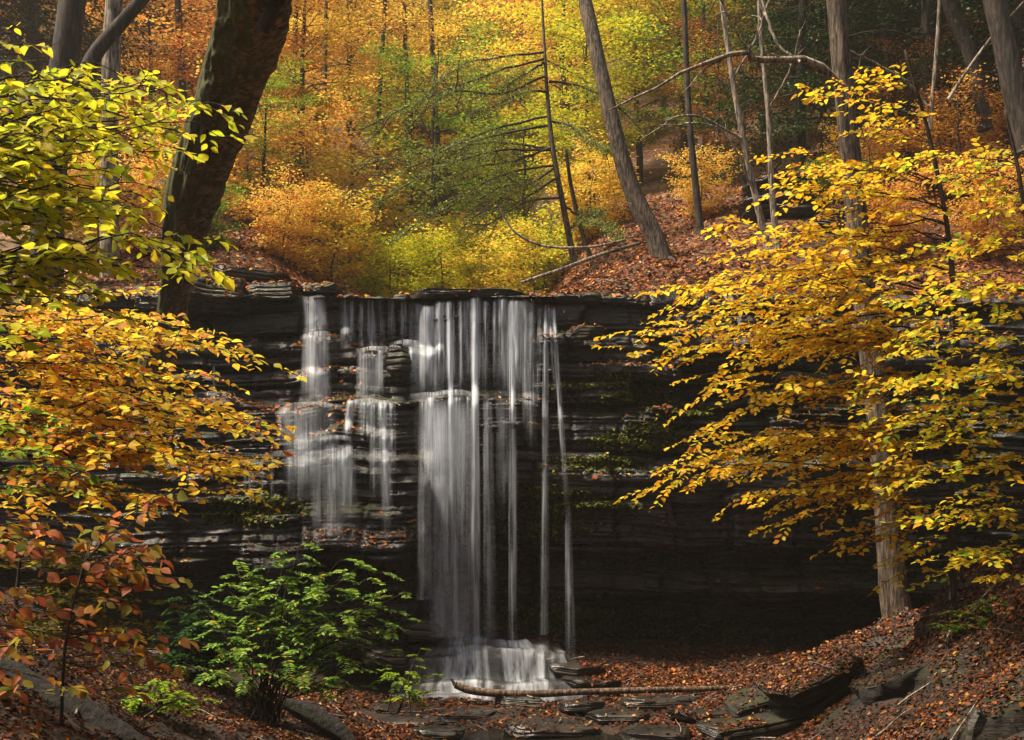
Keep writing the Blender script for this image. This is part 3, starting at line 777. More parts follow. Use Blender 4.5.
VE = [  # px0, py0, px1, py1, w0, w1, density
    # far left fall
    (314, 296, 316, 337, 24, 30, .8), (316, 334, 316, 405, 26, 34, .95), (318, 372, 322, 405, 20, 26, .5), (322, 300, 323, 337, 8, 9, .6),
    (300, 406, 306, 500, 36, 46, .42), (312, 404, 322, 500, 44, 60, .4), (285, 406, 282, 445, 16, 12, .35), (336, 440, 334, 500, 22, 20, .6), (345, 440, 347, 520, 16, 20, .5),
    # thin middle falls
    (345, 298, 346, 350, 10, 12, .45), (352, 300, 352, 345, 6, 8, .5), (362, 300, 362, 350, 8, 9, .4), (371, 299, 372, 350, 9, 12, .65), (381, 300, 382, 350, 7, 8, .55), (391, 298, 392, 346, 8, 9, .75), (403, 300, 404, 344, 8, 10, .6), (412, 300, 414, 396, 7, 12, .55),
    (371, 350, 370, 402, 28, 30, .75), (360, 350, 359, 402, 6, 6, .6), (381, 350, 380, 402, 7, 8, .7), (411, 346, 417, 396, 7, 10, .6),
    (352, 400, 346, 440, 12, 10, .7), (366, 402, 366, 442, 18, 18, .55), (383, 400, 388, 520, 12, 14, .55), (375, 402, 376, 500, 12, 14, .35), (392, 402, 394, 480, 8, 8, .35),
    # main curtain
    (428, 302, 427, 398, 20, 26, .9), (440, 301, 440, 398, 12, 14, .95), (449, 301, 452, 398, 12, 14, 1.0), (462, 300, 462, 398, 10, 12, .55), (475, 299, 476, 398, 14, 16, .8), (486, 300, 486, 398, 8, 10, .65), (418, 302, 418, 396, 8, 9, .5), (468, 300, 468, 398, 5, 6, .5), (495, 300, 495, 398, 6, 8, .7),
    (447, 396, 447, 520, 62, 74, .42), (447, 398, 450, 636, 50, 60, .38), (432, 396, 431, 480, 12, 16, .5), (458, 396, 459, 500, 10, 14, .45), (469, 396, 470, 470, 6, 10, .4), (449, 300, 455, 638, 5, 10, 1.4), (475, 299, 476, 640, 6, 12, 1.7), (441, 396, 441, 636, 18, 24, .45), (465, 396, 466, 636, 18, 26, .4), (425, 396, 424, 600, 12, 16, .3), (488, 398, 490, 636, 10, 16, .35),
    # right threads
    (503, 298, 504, 396, 12, 14, .8), (512, 296, 513, 640, 6, 10, 1.2), (517, 298, 518, 400, 22, 26, .75), (525, 299, 527, 440, 10, 10, .5), (531, 300, 532, 460, 8, 12, .4), (506, 396, 508, 520, 24, 24, .25),
    (540, 306, 537, 420, 5, 6, .55), (546, 304, 544, 635, 6, 10, .7), (553, 306, 568, 520, 6, 6, .85), (568, 500, 571, 660, 6, 12, .45), (549, 306, 556, 400, 5, 5, .4),
    # thin drips on the left wall
    (214, 365, 214, 400, 3, 3, .3), (250, 458, 250, 505, 4, 4, .4), (246, 458, 245, 500, 3, 3, .3), (262, 458, 262, 498, 3, 4, .25), (272, 455, 272, 510, 4, 5, .35), (290, 456, 291, 505, 8, 9, .3), (300, 456, 300, 515, 5, 6, .35), (285, 410, 285, 440, 3, 3, .35),
    (318, 456, 320, 535, 16, 22, .35), (334, 456, 335, 545, 24, 30, .38), (350, 458, 352, 530, 12, 16, .3), (386, 458, 387, 540, 8, 10, .35),
]
for i, q in enumerate(VE):
    veil(q[0], q[1], q[2], q[3], q[4], q[5], q[6] * 1.5, seed=i, throw=0.10 if q[3] < 410 else 0.22, soft=1.0)
# water sliding over the ledges
def ledge_water(pxa, pxb, py, depth, dens, seed):
    nu, nv_ = 40, 10
    u = np.linspace(0, 1, nu); t = np.linspace(0, 1, nv_)
    U, T = np.meshgrid(u, t, indexing='ij')
    X = (pxa + (pxb - pxa) * U - 512) / 50.0
    zl = z_of_py(py) + 0.09 * fbm(X * 1.6 + seed, T * 0.5, seed, 3) + 0.03 * np.sin(U * 3.1)
    yf = cliffY(X, z_of_py(py) - 0.16 + 0 * X, False) - 0.13
    Yv = yf + depth * (1 - T) - 0.06 * T ** 2
    Zv = zl + 0.05 + 0.02 * fbm(X * 3, T, seed, 3) - 0.12 * sst(0.6, 1, T) + 0.03 * np.sin(U * math.pi)
    s = Yv / 22.0
    th = dens * np.sin(np.pi * np.clip(U, 0, 1)) * sst(0, 0.5, T) * (1 - sst(.75, 1, T)) * (0.5 + vn(X * 5, T * 2, seed))
    sheet_obj('ledge_water', np.stack([X * s, Yv, CZ + (Zv - CZ) * s], -1) - WL, X * 2 + seed, Yv, th, M_fall, wf)
for i, q in enumerate([(408, 484, 397, .4, .5), (355, 392, 352, .3, .5), (300, 332, 337, .25, .5), (280, 345, 406, .4, .45), (343, 394, 403, .4, .55), (322, 352, 441, .3, .7), (235, 420, 457, .3, .22), (392, 420, 346, .3, .5)]):
    ledge_water(q[0], q[1], q[2], q[3], q[4], 200 + i)

# ------------------------------------------------------------------ fallen leaves
def bvh_of(objs):
    V = []; F = []; c = 0
    for o in objs:
        me = o.data; n = len(me.vertices)
        a = np.empty(n * 3, np.float32); me.vertices.foreach_get('co', a); a = a.reshape(-1, 3) + np.array(o.location)
        k = len(me.polygons[0].vertices)
        f = np.empty(len(me.polygons) * k, np.int32)
        me.loops.foreach_get('vertex_index', f)
        V.append(a); F.append(f.reshape(-1, k) + c); c += n
    return BVHTree.FromPolygons(np.concatenate(V).tolist(), np.concatenate(F).tolist())
BV = bvh_of(SOLID)
DOWN = Vector((0, 0, -1))
L_PAL = [lin(150, 84, 42), lin(176, 102, 46), lin(118, 66, 38), lin(205, 138, 60), lin(84, 50, 32), lin(196, 152, 104), lin(225, 160, 50), lin(205, 105, 40)]
L_W = [5, 3, 7, 1.6, 9, 1.6, .5, 1]
def scatter(L, n, xr, yr, ztop, size, dens=None, nzmin=0.35, zmin=-9, weights=L_W, bright=1.0):
    x = R.uniform(*xr, n); y = R.uniform(*yr, n)
    if dens is not None:
        keep = R.random(n) < dens(x, y); x = x[keep]; y = y[keep]
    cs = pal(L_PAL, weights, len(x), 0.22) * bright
    for i in range(len(x)):
        zt_ = ztop(x[i], y[i]) if callable(ztop) else ztop
        loc, nor, idx, dist = BV.ray_cast(Vector((x[i], y[i], zt_)), DOWN)
        if loc is None: continue
        if nor.z < 0: nor = -nor
        if loc.z < 1 and any(((loc.x - fx) / (fw * .5)) ** 2 + ((loc.y - fy) / (fw * .28)) ** 2 < 1 for fx, fy, fw in FLAT) and R.random() < .9: continue
        if -2.2 < loc.x < 1.3 and 20.1 < loc.y < 22.3 and loc.z < 3: continue
        if nor.z < nzmin or loc.z < zmin: continue
        nn = np.array(nor) + R.normal(0, 0.38, 3); nn[2] = abs(nn[2])
        a = R.uniform(0, 2 * np.pi)
        d = np.array([math.cos(a), math.sin(a), 0]); d = d - nn * d.dot(nn) / nn.dot(nn)
        L.add(np.array(loc) + np.array(nor) * R.uniform(0.004, 0.03), d, nn, size * R.uniform(0.5, 1.4), cs[i])
L = Leaves()
MAT = [3, 1, 8, .4, 12, .6, .1, .3]
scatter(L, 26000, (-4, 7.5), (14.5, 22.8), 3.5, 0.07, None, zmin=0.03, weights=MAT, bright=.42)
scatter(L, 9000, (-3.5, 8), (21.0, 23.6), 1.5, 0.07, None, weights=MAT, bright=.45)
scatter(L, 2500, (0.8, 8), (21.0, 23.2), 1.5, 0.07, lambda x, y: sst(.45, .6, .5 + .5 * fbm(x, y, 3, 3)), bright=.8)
scatter(L, 30000, (2.4, 9), (9, 19), 6, 0.055, None, weights=MAT, bright=.33)  # base layer of the right bank, leaf colour darkened in place of shade
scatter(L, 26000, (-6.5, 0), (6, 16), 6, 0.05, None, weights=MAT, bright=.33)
scatter(L, 34000, (-12, 16), (22.4, 42), 30, 0.12, lambda x, y: np.abs(x + 1.75) > 2.2, weights=MAT, bright=.8)
dn = lambda s, lo, hi, seed: (lambda x, y: sst(lo, hi, 0.5 + 0.5 * fbm(x * s, y * s, seed, 4)))
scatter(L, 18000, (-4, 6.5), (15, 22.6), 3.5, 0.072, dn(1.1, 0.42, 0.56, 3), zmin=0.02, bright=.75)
scatter(L, 36000, (2.6, 8.5), (9.5, 19), 6, 0.055, dn(0.7, 0.38, 0.6, 4), bright=.6)  # right bank leaves also darkened in colour where no tree can shade them
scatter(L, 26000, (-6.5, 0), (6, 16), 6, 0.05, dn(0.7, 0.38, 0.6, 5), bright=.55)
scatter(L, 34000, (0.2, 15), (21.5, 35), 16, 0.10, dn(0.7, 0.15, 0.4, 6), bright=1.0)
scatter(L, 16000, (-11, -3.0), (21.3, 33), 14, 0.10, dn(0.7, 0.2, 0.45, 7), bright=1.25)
scatter(L, 500, (-4, 0.8), (22.2, 24), 12, 0.08, None, bright=1.25)
for zl in (z_of_py(300), z_of_py(340), z_of_py(395), z_of_py(450), z_of_py(520)):      # leaves caught on ledges
    def top(x, y, zl=zl): return zl + R.uniform(-0.1, 0.7)
    scatter(L, 1500, (-7.5, 7.5), (20.2, 22.6), top, 0.07, dn(1.3, 0.45, 0.62, int(zl * 10)), nzmin=0.55)
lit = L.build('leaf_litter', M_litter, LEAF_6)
tag(lit, 'fallen orange and brown leaves strewn over ground and ledges', 'fallen leaves', kind='stuff')
print('litter', L.count())

# ------------------------------------------------------------------ woodland trees (built once per kind, then copied)
UP = np.array([0, 0, 1.0])
def wood_tree(H, base, rad, npri, nleaf, cols, wts, lsize, seed, rise=0.25, trunk_r=0.16, tpl=LEAF_4, flat=0.10, lean=0.0, shape=1.0, bark=None, lmat=None, nclump=9, jit=0.16, bare=0.0, name='tree'):
    rng = np.random.default_rng(seed)
    T = Tubes(); Lf = Leaves()
    hs = np.linspace(-0.4, H, 14)
    tx = lean * hs + np.cumsum(rng.normal(0, 0.05, 14)) ; ty = np.cumsum(rng.normal(0, 0.05, 14))
    tp = np.stack([tx - tx[0], ty - ty[0], hs], 1)
    T.add(tp, trunk_r * (1 - 0.88 * np.linspace(0, 1, 14) ** 1.2), 8)
    per = nleaf // npri
    for i in range(npri):
        f = base + (1 - base) * ((i + rng.random()) / npri)
        q = np.array([np.interp(f * H, hs, tp[:, a]) for a in range(3)])
        az = i * 2.4 + rng.normal(0, 0.4)
        u = (f - base) / (1 - base)
        Lb = rad * (0.35 + 0.65 * math.sin(math.pi * min(1, 0.25 + 0.75 * (1 - u)) ** shape)) * rng.uniform(0.7, 1.2) if shape > 0 else rad * (1.05 - u) * rng.uniform(0.75, 1.15)
        dr = np.array([math.cos(az), math.sin(az), rise * rng.uniform(0.4, 1.6)])
        e = q + dr * Lb
        bp = bend(q, e, 6, 0.06 if rise > 0 else 0.05, 0.08, rng)
        T.add(bp, np.linspace(trunk_r * 0.28 * (1 - 0.6 * f), 0.008, 6), 4)
        if rng.random() < bare: continue
        perp = unit(np.cross(dr, UP))
        nc = nclump
        tc = rng.uniform(0.25, 1.05, nc); lc_ = rng.normal(0, 0.42, nc) * Lb * (1.15 - tc) * 0.8
        m = max(4, int(per / nc))
        for c in range(nc):
            ctr = np.array([np.interp(tc[c], np.linspace(0, 1, 6), bp[:, a]) for a in range(3)]) + perp * lc_[c]
            o = rng.normal(0, 1, (m, 3))
            pos = ctr + dr * (o[:, :1] * 0.17 * Lb) + perp * (o[:, 1:2] * 0.15 * Lb) + UP * (o[:, 2:3] * flat + rng.normal(0, 0.05))
            dd = dr * rng.uniform(0.2, 1, (m, 1)) + perp * rng.normal(0, 0.8, (m, 1)) - UP * rng.uniform(0, 0.5, (m, 1))
            nn = UP + rng.normal(0, 0.45, (m, 3))
            cc = pal(cols, wts, m, jit, rng) * rng.uniform(0.8, 1.15)
            Lf.add(pos, dd, nn, lsize * rng.uniform(0.7, 1.25, m), cc)
    root = thing(name, 'x', 'tree')
    T.build('trunk', bark or M_bark_dark, root)
    Lf.build('crown', lmat or M_leafB, tpl, root)
    return root

C_OR = [lin(250, 190, 84), lin(246, 170, 80), lin(250, 205, 92), lin(230, 145, 76), lin(250, 218, 100)]
C_GO = [lin(250, 210, 75), lin(252, 222, 90), lin(248, 190, 65), lin(225, 215, 80)]
C_LI = [lin(205, 208, 50), lin(225, 218, 60), lin(165, 185, 50), lin(240, 205, 50)]
C_GR = [lin(120, 160, 55), lin(150, 180, 60), lin(185, 195, 62), lin(95, 135, 48)]
C_HE = [lin(38, 62, 26), lin(55, 78, 32), lin(28, 46, 22), lin(75, 85, 40)]
C_BR = [lin(150, 84, 38), lin(115, 64, 32), lin(185, 120, 42), lin(95, 78, 38)]
kinds = {}
kinds['orange'] = [wood_tree(11, .18, 3.4, 34, 11000, C_OR, [4, 3, 3, 2, 2], .17, 1, name='broadleaf_tree'),
                   wood_tree(13, .28, 3.8, 34, 11000, C_OR, [2, 4, 2, 3, 1], .17, 2, name='broadleaf_tree', lean=.04)]
kinds['gold'] = [wood_tree(10, .15, 3.2, 32, 11000, C_GO, [4, 3, 3, 1], .16, 3, name='broadleaf_tree'),
                 wood_tree(12, .25, 3.5, 34, 11000, C_GO, [3, 4, 4, 1], .16, 4, name='broadleaf_tree', lean=-.03)]
kinds['lime'] = [wood_tree(10, .15, 3.3, 30, 10000, C_LI, [4, 3, 3, 2], .16, 5, name='broadleaf_tree')]
kinds['green'] = [wood_tree(11, .2, 3.4, 32, 10000, C_GR, [3, 4, 3, 2], .15, 6, name='broadleaf_tree')]
kinds['hemlock'] = [wood_tree(15, .10, 3.6, 60, 26000, C_HE, [4, 4, 3, 1], .13, 7, rise=-.14, shape=-1, tpl=LEAF_4, flat=.06, trunk_r=.2, lmat=M_needle, name='hemlock_tree'),
                    wood_tree(17, .22, 4.0, 60, 26000, C_HE, [4, 4, 3, 1], .13, 8, rise=-.10, shape=-1, flat=.06, trunk_r=.24, lmat=M_needle, name='hemlock_tree', bare=.12)]
kinds['brown'] = [wood_tree(9, .2, 3.0, 26, 5000, C_BR, [3, 3, 2, 2], .15, 9, name='broadleaf_tree', bare=.2)]
kinds['bush_gold'] = [wood_tree(3.2, .06, 1.9, 26, 7000, C_GO, [4, 3, 3, 2], .12, 10, trunk_r=.05, name='understory_shrub', tpl=LEAF_6)]
kinds['bush_orange'] = [wood_tree(3.4, .08, 2.0, 26, 7000, C_OR, [4, 3, 3, 2, 2], .12, 11, trunk_r=.05, name='understory_shrub', tpl=LEAF_6)]
kinds['bush_lime'] = [wood_tree(3.0, .05, 1.9, 26, 7000, C_LI, [4, 4, 3, 2], .12, 12, trunk_r=.05, name='understory_shrub', tpl=LEAF_6)]
kinds['bush_green'] = [wood_tree(2.8, .05, 1.6, 24, 6000, C_GR, [4, 4, 3, 2], .11, 13, trunk_r=.05, name='understory_shrub', tpl=LEAF_6)]
used = set()
def place(kind, x, y, sc, label, group, cat='tree', rz=None, z=None):
    v = kinds[kind][R.integers(len(kinds[kind]))]
    rz = R.uniform(0, 6.28) if rz is None else rz
    z = float(hU(x, y)) - 0.1 if z is None else z
    if v.name not in used:
        used.add(v.name)
        v.location = (x, y, z); v.rotation_euler = (0, 0, rz); v.scale = (sc,) * 3
        v['label'] = label; v['category'] = cat; v['group'] = group
        return v
    r = dup(v, (x, y, z), rz, sc, label, group); r['category'] = cat
    return r
def XY(px, Y): return (px - 512) / FP * Y

WORD = {'orange': 'orange-leaved', 'gold': 'golden yellow', 'lime': 'yellow-green', 'green': 'green-leaved', 'hemlock': 'dark needle-leaved', 'brown': 'half-bare brown'}
# nearer woodland, named one by one: kind, px, Y, scale, where
NEAR = [
 ('gold', 300, 36, .75, 'golden tree just behind the left end of the falls lip'),
 ('orange', 235, 34, .8, 'orange tree close behind the mossy leaning trunk'),
 ('green', 262, 30, .42, 'small fresh green tree between the mossy trunk and the orange woods'),
 ('orange', 350, 44, .9, 'tall orange tree left of the misty gap above the falls'),
 ('gold', 410, 50, .9, 'golden tree in the middle of the misty gap'),
 ('lime', 590, 38, .72, 'bright yellow-green tree behind the leaning grey trunk'),
 ('lime', 520, 42, .8, 'yellow-green tree left of the slim hemlock trunk above the falls'),
 ('green', 440, 40, .95, 'tall green-topped tree over the misty gap'),
 ('lime', 640, 46, .95, 'yellow-green tree right of the leaning grey trunk'),
 ('green', 700, 42, .95, 'green tree in the shade behind the dead pale branches'),
 ('green', 765, 50, 1.1, 'green tree high on the shaded right slope'),
 ('hemlock', 800, 44, 1.0, 'dark hemlock behind the two slim pale trees'),
 ('hemlock', 730, 58, 1.1, 'dark hemlock above the green tree on the right slope'),
 ('hemlock', 905, 38, 1.1, 'big dark hemlock just right of the straight grey trunk'),
 ('hemlock', 985, 33, 1.1, 'big dark hemlock in the top right corner'),
 ('hemlock', 1060, 38, 1.2, 'dark hemlock beyond the right edge of the gorge'),
 ('hemlock', 870, 52, 1.2, 'tall hemlock far up the dark right slope'),
 ('hemlock', 955, 48, 1.2, 'tall hemlock behind the top right corner trees'),
 ('brown', 745, 33, .5, 'small half-bare brown tree beside the layered outcrop'),
 ('hemlock', 800, 30.5, .8, 'dark hemlock rising straight behind the layered outcrop'),
 ('hemlock', 935, 29, .85, 'dark hemlock on the slope right of the thin pale upright stem'),
 ('hemlock', 890, 33, .9, 'dark hemlock between the straight trunk and the thin pale stem'),
 ('hemlock', 1010, 28, .8, 'dark hemlock behind the trunk in the top right corner'),
 ('hemlock', 850, 36, .9, 'dark hemlock high behind the straight grey trunk'),
 ('brown', 720, 36, .6, 'brown tree between the thin dark trunk and the slim pale pair'),
 ('brown', 820, 31, .4, 'small brown tree above the flat grey ledge'),
 ('brown', 960, 27, .36, 'small brown tree below the crooked dark trunk'),
 ('brown', 870, 26, .3, 'little brown tree right behind the cliff edge by the straight trunk'),
 ('brown', 1000, 30, .5, 'brown tree just right of the crooked dark trunk'),
 ('brown', 910, 29, .42, 'small brown sapling tree on the dark slope right of the straight trunk'),
 ('orange', 150, 40, .8, 'orange tree seen between the left dark trunks'),
 ('orange', 95, 46, 1.0, 'orange tree behind the pale straight trunk on the left'),
 ('hemlock', 40, 36, 1.0, 'dark hemlock in the top left corner'),
 ('hemlock', -40, 33, 1.1, 'dark hemlock beyond the left edge of the gorge'),
 ('hemlock', 165, 60, 1.0, 'dark hemlock high behind the left trunks'),
 ('green', 175, 32, .3, 'small dark green tree peeping out left of the mossy trunk'),
]
for k, px, Yd, sc, lab in NEAR:
    place(k, XY(px, Yd), Yd, sc, lab, 'trees on the slopes above the falls')
SHADE_TREES = [('hemlock', -7, -6, 1.1), ('hemlock', 6, -8, 1.1), ('hemlock', 0, -11, 1.2), ('hemlock', 12, -2, 1.1), ('hemlock', 14.5, 6, 1.1), ('gold', 13, 13, 1.0),  # trees added out of view to shade the foreground and dim the cliff
         ('hemlock', -11.5, 6.0, .8), ('hemlock', -4, -16, 1.2), ('hemlock', 11, -14, 1.2), ('gold', -13, -12, 1.2), ('hemlock', 17, 18, 1.1)]
for k, x_, y_, sc in SHADE_TREES:
    place(k, x_, y_, sc, f'{WORD[k]} tree added out of view on the near banks to shade the gorge', 'unseen shade trees added on the near banks', z=float(hL(x_, y_)) - .15)
BUSH = [('bush_orange', 890, 25.5, .5, 'rusty shrub on the cliff top at the right'), ('bush_orange', 985, 25, .6, 'rusty shrub on the cliff top at the far right'),
 ('bush_orange', 960, 28, .7, 'rusty shrub on the dark right slope'), ('bush_orange', 860, 29, .5, 'rusty shrub over the flat grey ledge'),('bush_gold', 330, 29, .75, 'golden shrub low behind the left lip of the falls'), ('bush_lime', 385, 30.5, .8, 'yellow-green shrub behind the middle of the lip'),
 ('bush_lime', 440, 29, .7, 'lime shrub right above the dark lip rock'), ('bush_gold', 490, 32, .85, 'gold shrub above the main curtain of the falls'),
 ('bush_orange', 285, 28, .55, 'orange shrub over the leafy rocks left of the lip'), ('bush_orange', 250, 31, .95, 'larger orange shrub behind the rocks at the cliff top left'),
 ('bush_lime', 540, 34, .85, 'yellow-green shrub beside the slim hemlock foot'), ('bush_green', 210, 28, .6, 'green shrub just right of the mossy trunk foot'),
 ('bush_gold', 400, 36, 1.1, 'golden shrub in the misty hollow behind the falls'), ('bush_gold', 350, 35, 1.0, 'gold shrub left in the misty hollow'),
 ('bush_lime', 470, 38, 1.1, 'lime shrub deep in the misty hollow'), ('bush_gold', 590, 33, .8, 'gold shrub left of the leaning grey trunk foot'),
 ('bush_orange', 700, 31, .5, 'rusty shrub right of the leaning grey trunk foot'), ('bush_green', 840, 28, .5, 'green shrub under the straight grey trunk line on the slope'),
 ('bush_orange', 120, 27, .8, 'orange shrub on the cliff top behind the left foliage'), ('bush_gold', 60, 26, .8, 'gold shrub on the cliff top at the far left'),
 ('bush_orange', 310, 40, 1.2, 'big orange shrub farther back on the left')]
for k, px, Yd, sc, lab in BUSH:
    place(k, XY(px, Yd), Yd, sc, lab, 'understory shrubs above the falls', 'shrub')
# the wooded hillside beyond
n_far = 0
for Yd in np.arange(46, 128, 5.0):
    wpx = 5.4 * FP / Yd
    for px in np.arange(-120, 1150, wpx):
        p = px + R.uniform(-.45, .45) * wpx; yy = Yd + R.uniform(-2.2, 2.2)
        if Yd < 56 and 330 < p < 520: continue
        cen = math.exp(-((p - 400) / 260) ** 2)
        w = np.array([0.3 + 1.4 * cen, 0.2 + 2.2 * cen, 0.35 + .5 * math.exp(-((p - 560) / 150) ** 2) * 2, 0.7 * math.exp(-((p - 640) / 200) ** 2) + .1,
                      0.2 + 3.2 * sst(600, 780, p) + 1.0 * (1 - sst(80, 200, p)), .5])
        k = ['orange', 'gold', 'lime', 'green', 'hemlock', 'brown'][R.choice(6, p=w / w.sum())]
        place(k, XY(p, yy), yy, R.uniform(.75, 1.2), f'{WORD[k]} tree in the distant woods covering the hillside', f'{WORD[k]} trees of the distant hillside')
        n_far += 1
print('far trees', n_far)

# ------------------------------------------------------------------ named trunks
def pxpath(c): return np.array([P(*q) for q in c])
def pxr(ws, c): return np.array([w / 2 / FP * q[2] for w, q in zip(ws, c)])
def trunk_tree(name, label, ctrl, widths, bark, n=60, k=28, rough=0.06, seed=0, extra=None, cat='tree'):
    pts = pxpath(ctrl); rd = pxr(widths, ctrl)
    root = thing(name, label, cat, pts[0])
    q = spline(np.column_stack([pts - pts[0], rd]), n)
    T = Tubes(); T.add(q[:, :3], q[:, 3], k, rough, seed)
    T.build('trunk', bark, root)
    if extra: extra(root, pts[0])
    return root
def branches(root, org, name, specs, bark, rng=R, sub=5):
    T = Tubes()
    for (c, w0, w1) in specs:
        p = pxpath(c) - org
        q = spline(p, 14)
        Ym = c[0][2]
        r0, r1 = w0 / 2 / FP * Ym, w1 / 2 / FP * Ym
        q[1:-1] += rng.normal(0, r0 * 0.35, (12, 3))
        T.add(q, np.linspace(r0, r1, 14), 6)
        for s in range(sub):
            i = rng.integers(4, 13)
            d = unit(q[min(i + 1, 13)] - q[i]); ln = np.linalg.norm(q[-1] - q[0]) * rng.uniform(.1, .3)
            e = q[i] + ln * unit(d + rng.normal(0, .6, 3))
            T.add(bend(q[i], e, 6, 0.05, .12, rng), np.linspace(r1 * 1.3 + 0.002, 0.003, 6), 4)
    T.build(name, bark, root)

# big mossy leaning trunk on the left: it leans towards the camera
def mossy_x(root, org):
    branches(root, org, 'branch', [([(262, 30, 9.4), (290, -20, 9.2), (330, -70, 9)], 16, 8)], M_bark_dark, sub=2)
trunk_tree('old_tree', 'big dark mossy trunk leaning up to the right, left of the falls', [(150, 380, 20.5), (170, 320, 19.5), (178, 268, 17.5), (186, 215, 15.5), (205, 150, 13.5), (228, 80, 11.8), (248, 25, 10.4), (262, -40, 9.2), (275, -120, 8)],
           [28, 26, 30, 43, 52, 57, 62, 68, 72], M_bark_mossy, n=190, k=110, rough=0.24, seed=4, extra=mossy_x)
# leaning grey tree centre right
def lean_x(root, org):
    T = Tubes()
    for a, ln in ((0.2, .9), (1.6, .8), (2.9, 1.0), (4.2, .7), (5.3, .9)):
        d = np.array([math.cos(a), math.sin(a), -0.35])
        T.add(bend(np.array([0, 0, 0.25]), d * ln * .8 + [0, 0, .05], 6, .1, .05), np.linspace(.14, .03, 6), 6)
    T.build('root_flare', M_bark_grey, root)
b3 = P(662, 264, 27); 
trunk_tree('leaning_tree', 'grey brown trunk leaning up to the left above the right bank', [(663, 268, 27), (655, 238, 27), (632, 190, 27), (612, 120, 27), (597, 55, 27.2), (585, 0, 27.5), (572, -70, 28)],
           [24, 19, 17, 15, 14, 13, 11], M_bark_grey, n=60, k=20, rough=.08, seed=9, extra=lean_x)
# hemlock with long dark boughs
def hem_x(root, org):
    rng = np.random.default_rng(55)
    sp = []; Lf = Leaves()
    tips = [(390, 235), (420, 195), (370, 205), (440, 160), (350, 165), (455, 235), (470, 120), (395, 130), (480, 200), (430, 255), (620, 235), (610, 150), (640, 120), (500, 80), (360, 120), (415, 95), (600, 215), (340, 195)]
    for i, (px, py) in enumerate(tips):
        sy = max(35, py - abs(px - 555) * rng.uniform(.15, .55) + rng.uniform(-14, 14))
        sx = np.interp(sy, [0, 20, 80, 150, 210, 262], [541, 543, 547, 553, 564, 574]) + (-2 if px < 555 else 2)
        Yt = 29 + rng.uniform(-2.6, 1.5)
        c = [(sx, sy, 29), (sx * .7 + px * .3, sy * .75 + py * .25 + rng.uniform(-14, 8), 29 * .7 + Yt * .3), (sx * .35 + px * .65, sy * .4 + py * .6 + rng.uniform(-16, 10), 29 * .35 + Yt * .65), (px, py + rng.uniform(-5, 12), Yt)]
        sp.append((c, 2.6, 1.0))
        q = spline(pxpath(c) - org, 30)
        for j in range(70):
            t = rng.uniform(.25, 1); ctr = q[int(t * 29)]
            d0 = unit(q[-1] - q[0]); pr = unit(np.cross(d0, UP))
            d = unit(d0 * .7 + pr * rng.choice([-1, 1]) * rng.uniform(.5, 1.1)); ln = .9 * (1.2 - t) * rng.uniform(.5, 1.3)
            m = 18; s = rng.random((m, 1)) * ln
            pos = ctr + d * s - UP * (0.22 * s ** 1.4) + rng.normal(0, .06, (m, 3))
            Lf.add(pos, d + rng.normal(0, .5, (m, 3)), UP + rng.normal(0, .5, (m, 3)), .06 * rng.uniform(.7, 1.3, m), pal([lin(130, 145, 66), lin(165, 165, 80), lin(100, 112, 55)], [3, 2, 2], m, .15, rng))
    branches(root, org, 'bough', sp, M_bark_dark, rng, sub=4)
    Lf.build('needle_foliage', M_needle, LEAF_4, root)
trunk_tree('hemlock_tree', 'slim dark hemlock with long feathery boughs sweeping left above the falls', [(574, 262, 29), (564, 210, 29), (553, 150, 29), (547, 90, 29), (543, 20, 29.2), (538, -80, 29.5)],
           [7, 6, 5, 4, 2.6, 1.5], M_bark_grey, n=40, k=10, rough=.05, extra=hem_x)
# straight grey tree on the right, in front of the cliff
def right_x(root, org):
    branches(root, org, 'branch', [([(845, 90, 18), (822, 68, 17.8), (790, 62, 17.5), (757, 62, 17.2), (742, 52, 17), (700, 68, 16.8), (655, 88, 16.5), (610, 110, 16.2)], 9, 1.6),
                                   ([(757, 60, 17.2), (735, 30, 17), (718, -5, 16.8)], 3, 1.5), ([(800, 62, 17.5), (775, 40, 17.6), (760, -10, 17.8)], 3.5, 2.5)], M_bark_pale, sub=3)
trunk_tree('tall_tree', 'straight grey brown trunk standing right of the falls on the boulder slope', [(901, 625, 18), (893, 585, 18), (887, 500, 18), (877, 400, 18), (865, 300, 18), (853, 180, 18), (843, 80, 18), (836, 0, 18), (826, -110, 18)],
           [33, 27, 25, 23, 22, 20, 19, 18, 16], M_bark_grey, n=110, k=40, rough=.07, seed=14, extra=right_x)
# slim pale trees
trunk_tree('slim_tree', 'left one of the two slim pale trees standing before the layered outcrop', [(768, 250, 26), (752, 180, 26), (736, 100, 26), (724, 20, 26), (716, -50, 26)], [8, 6.5, 5.5, 5, 4], M_bark_pale, n=40, k=8, rough=.04, seed=3,
           extra=lambda r, o: branches(r, o, 'branch', [([(745, 140, 26), (690, 115, 25.5), (640, 140, 25)], 3, 1.2), ([(760, 205, 26), (720, 130, 25.7), (660, 125, 25)], 2.6, 1), ([(732, 80, 26), (760, 30, 26), (770, -10, 26)], 3, 1.4)], M_bark_pale))
trunk_tree('slim_tree', 'right one of the two slim pale trees standing before the layered outcrop', [(777, 250, 26.5), (772, 190, 26.5), (768, 110, 26.5), (762, 50, 26.5), (757, -40, 26.5)], [7, 6.5, 5, 4.5, 4], M_bark_pale, n=40, k=8, rough=.04, seed=5,
           extra=lambda r, o: branches(r, o, 'branch', [([(768, 110, 26.5), (790, 70, 26.2), (800, 30, 26)], 2.5, 1)], M_bark_pale))
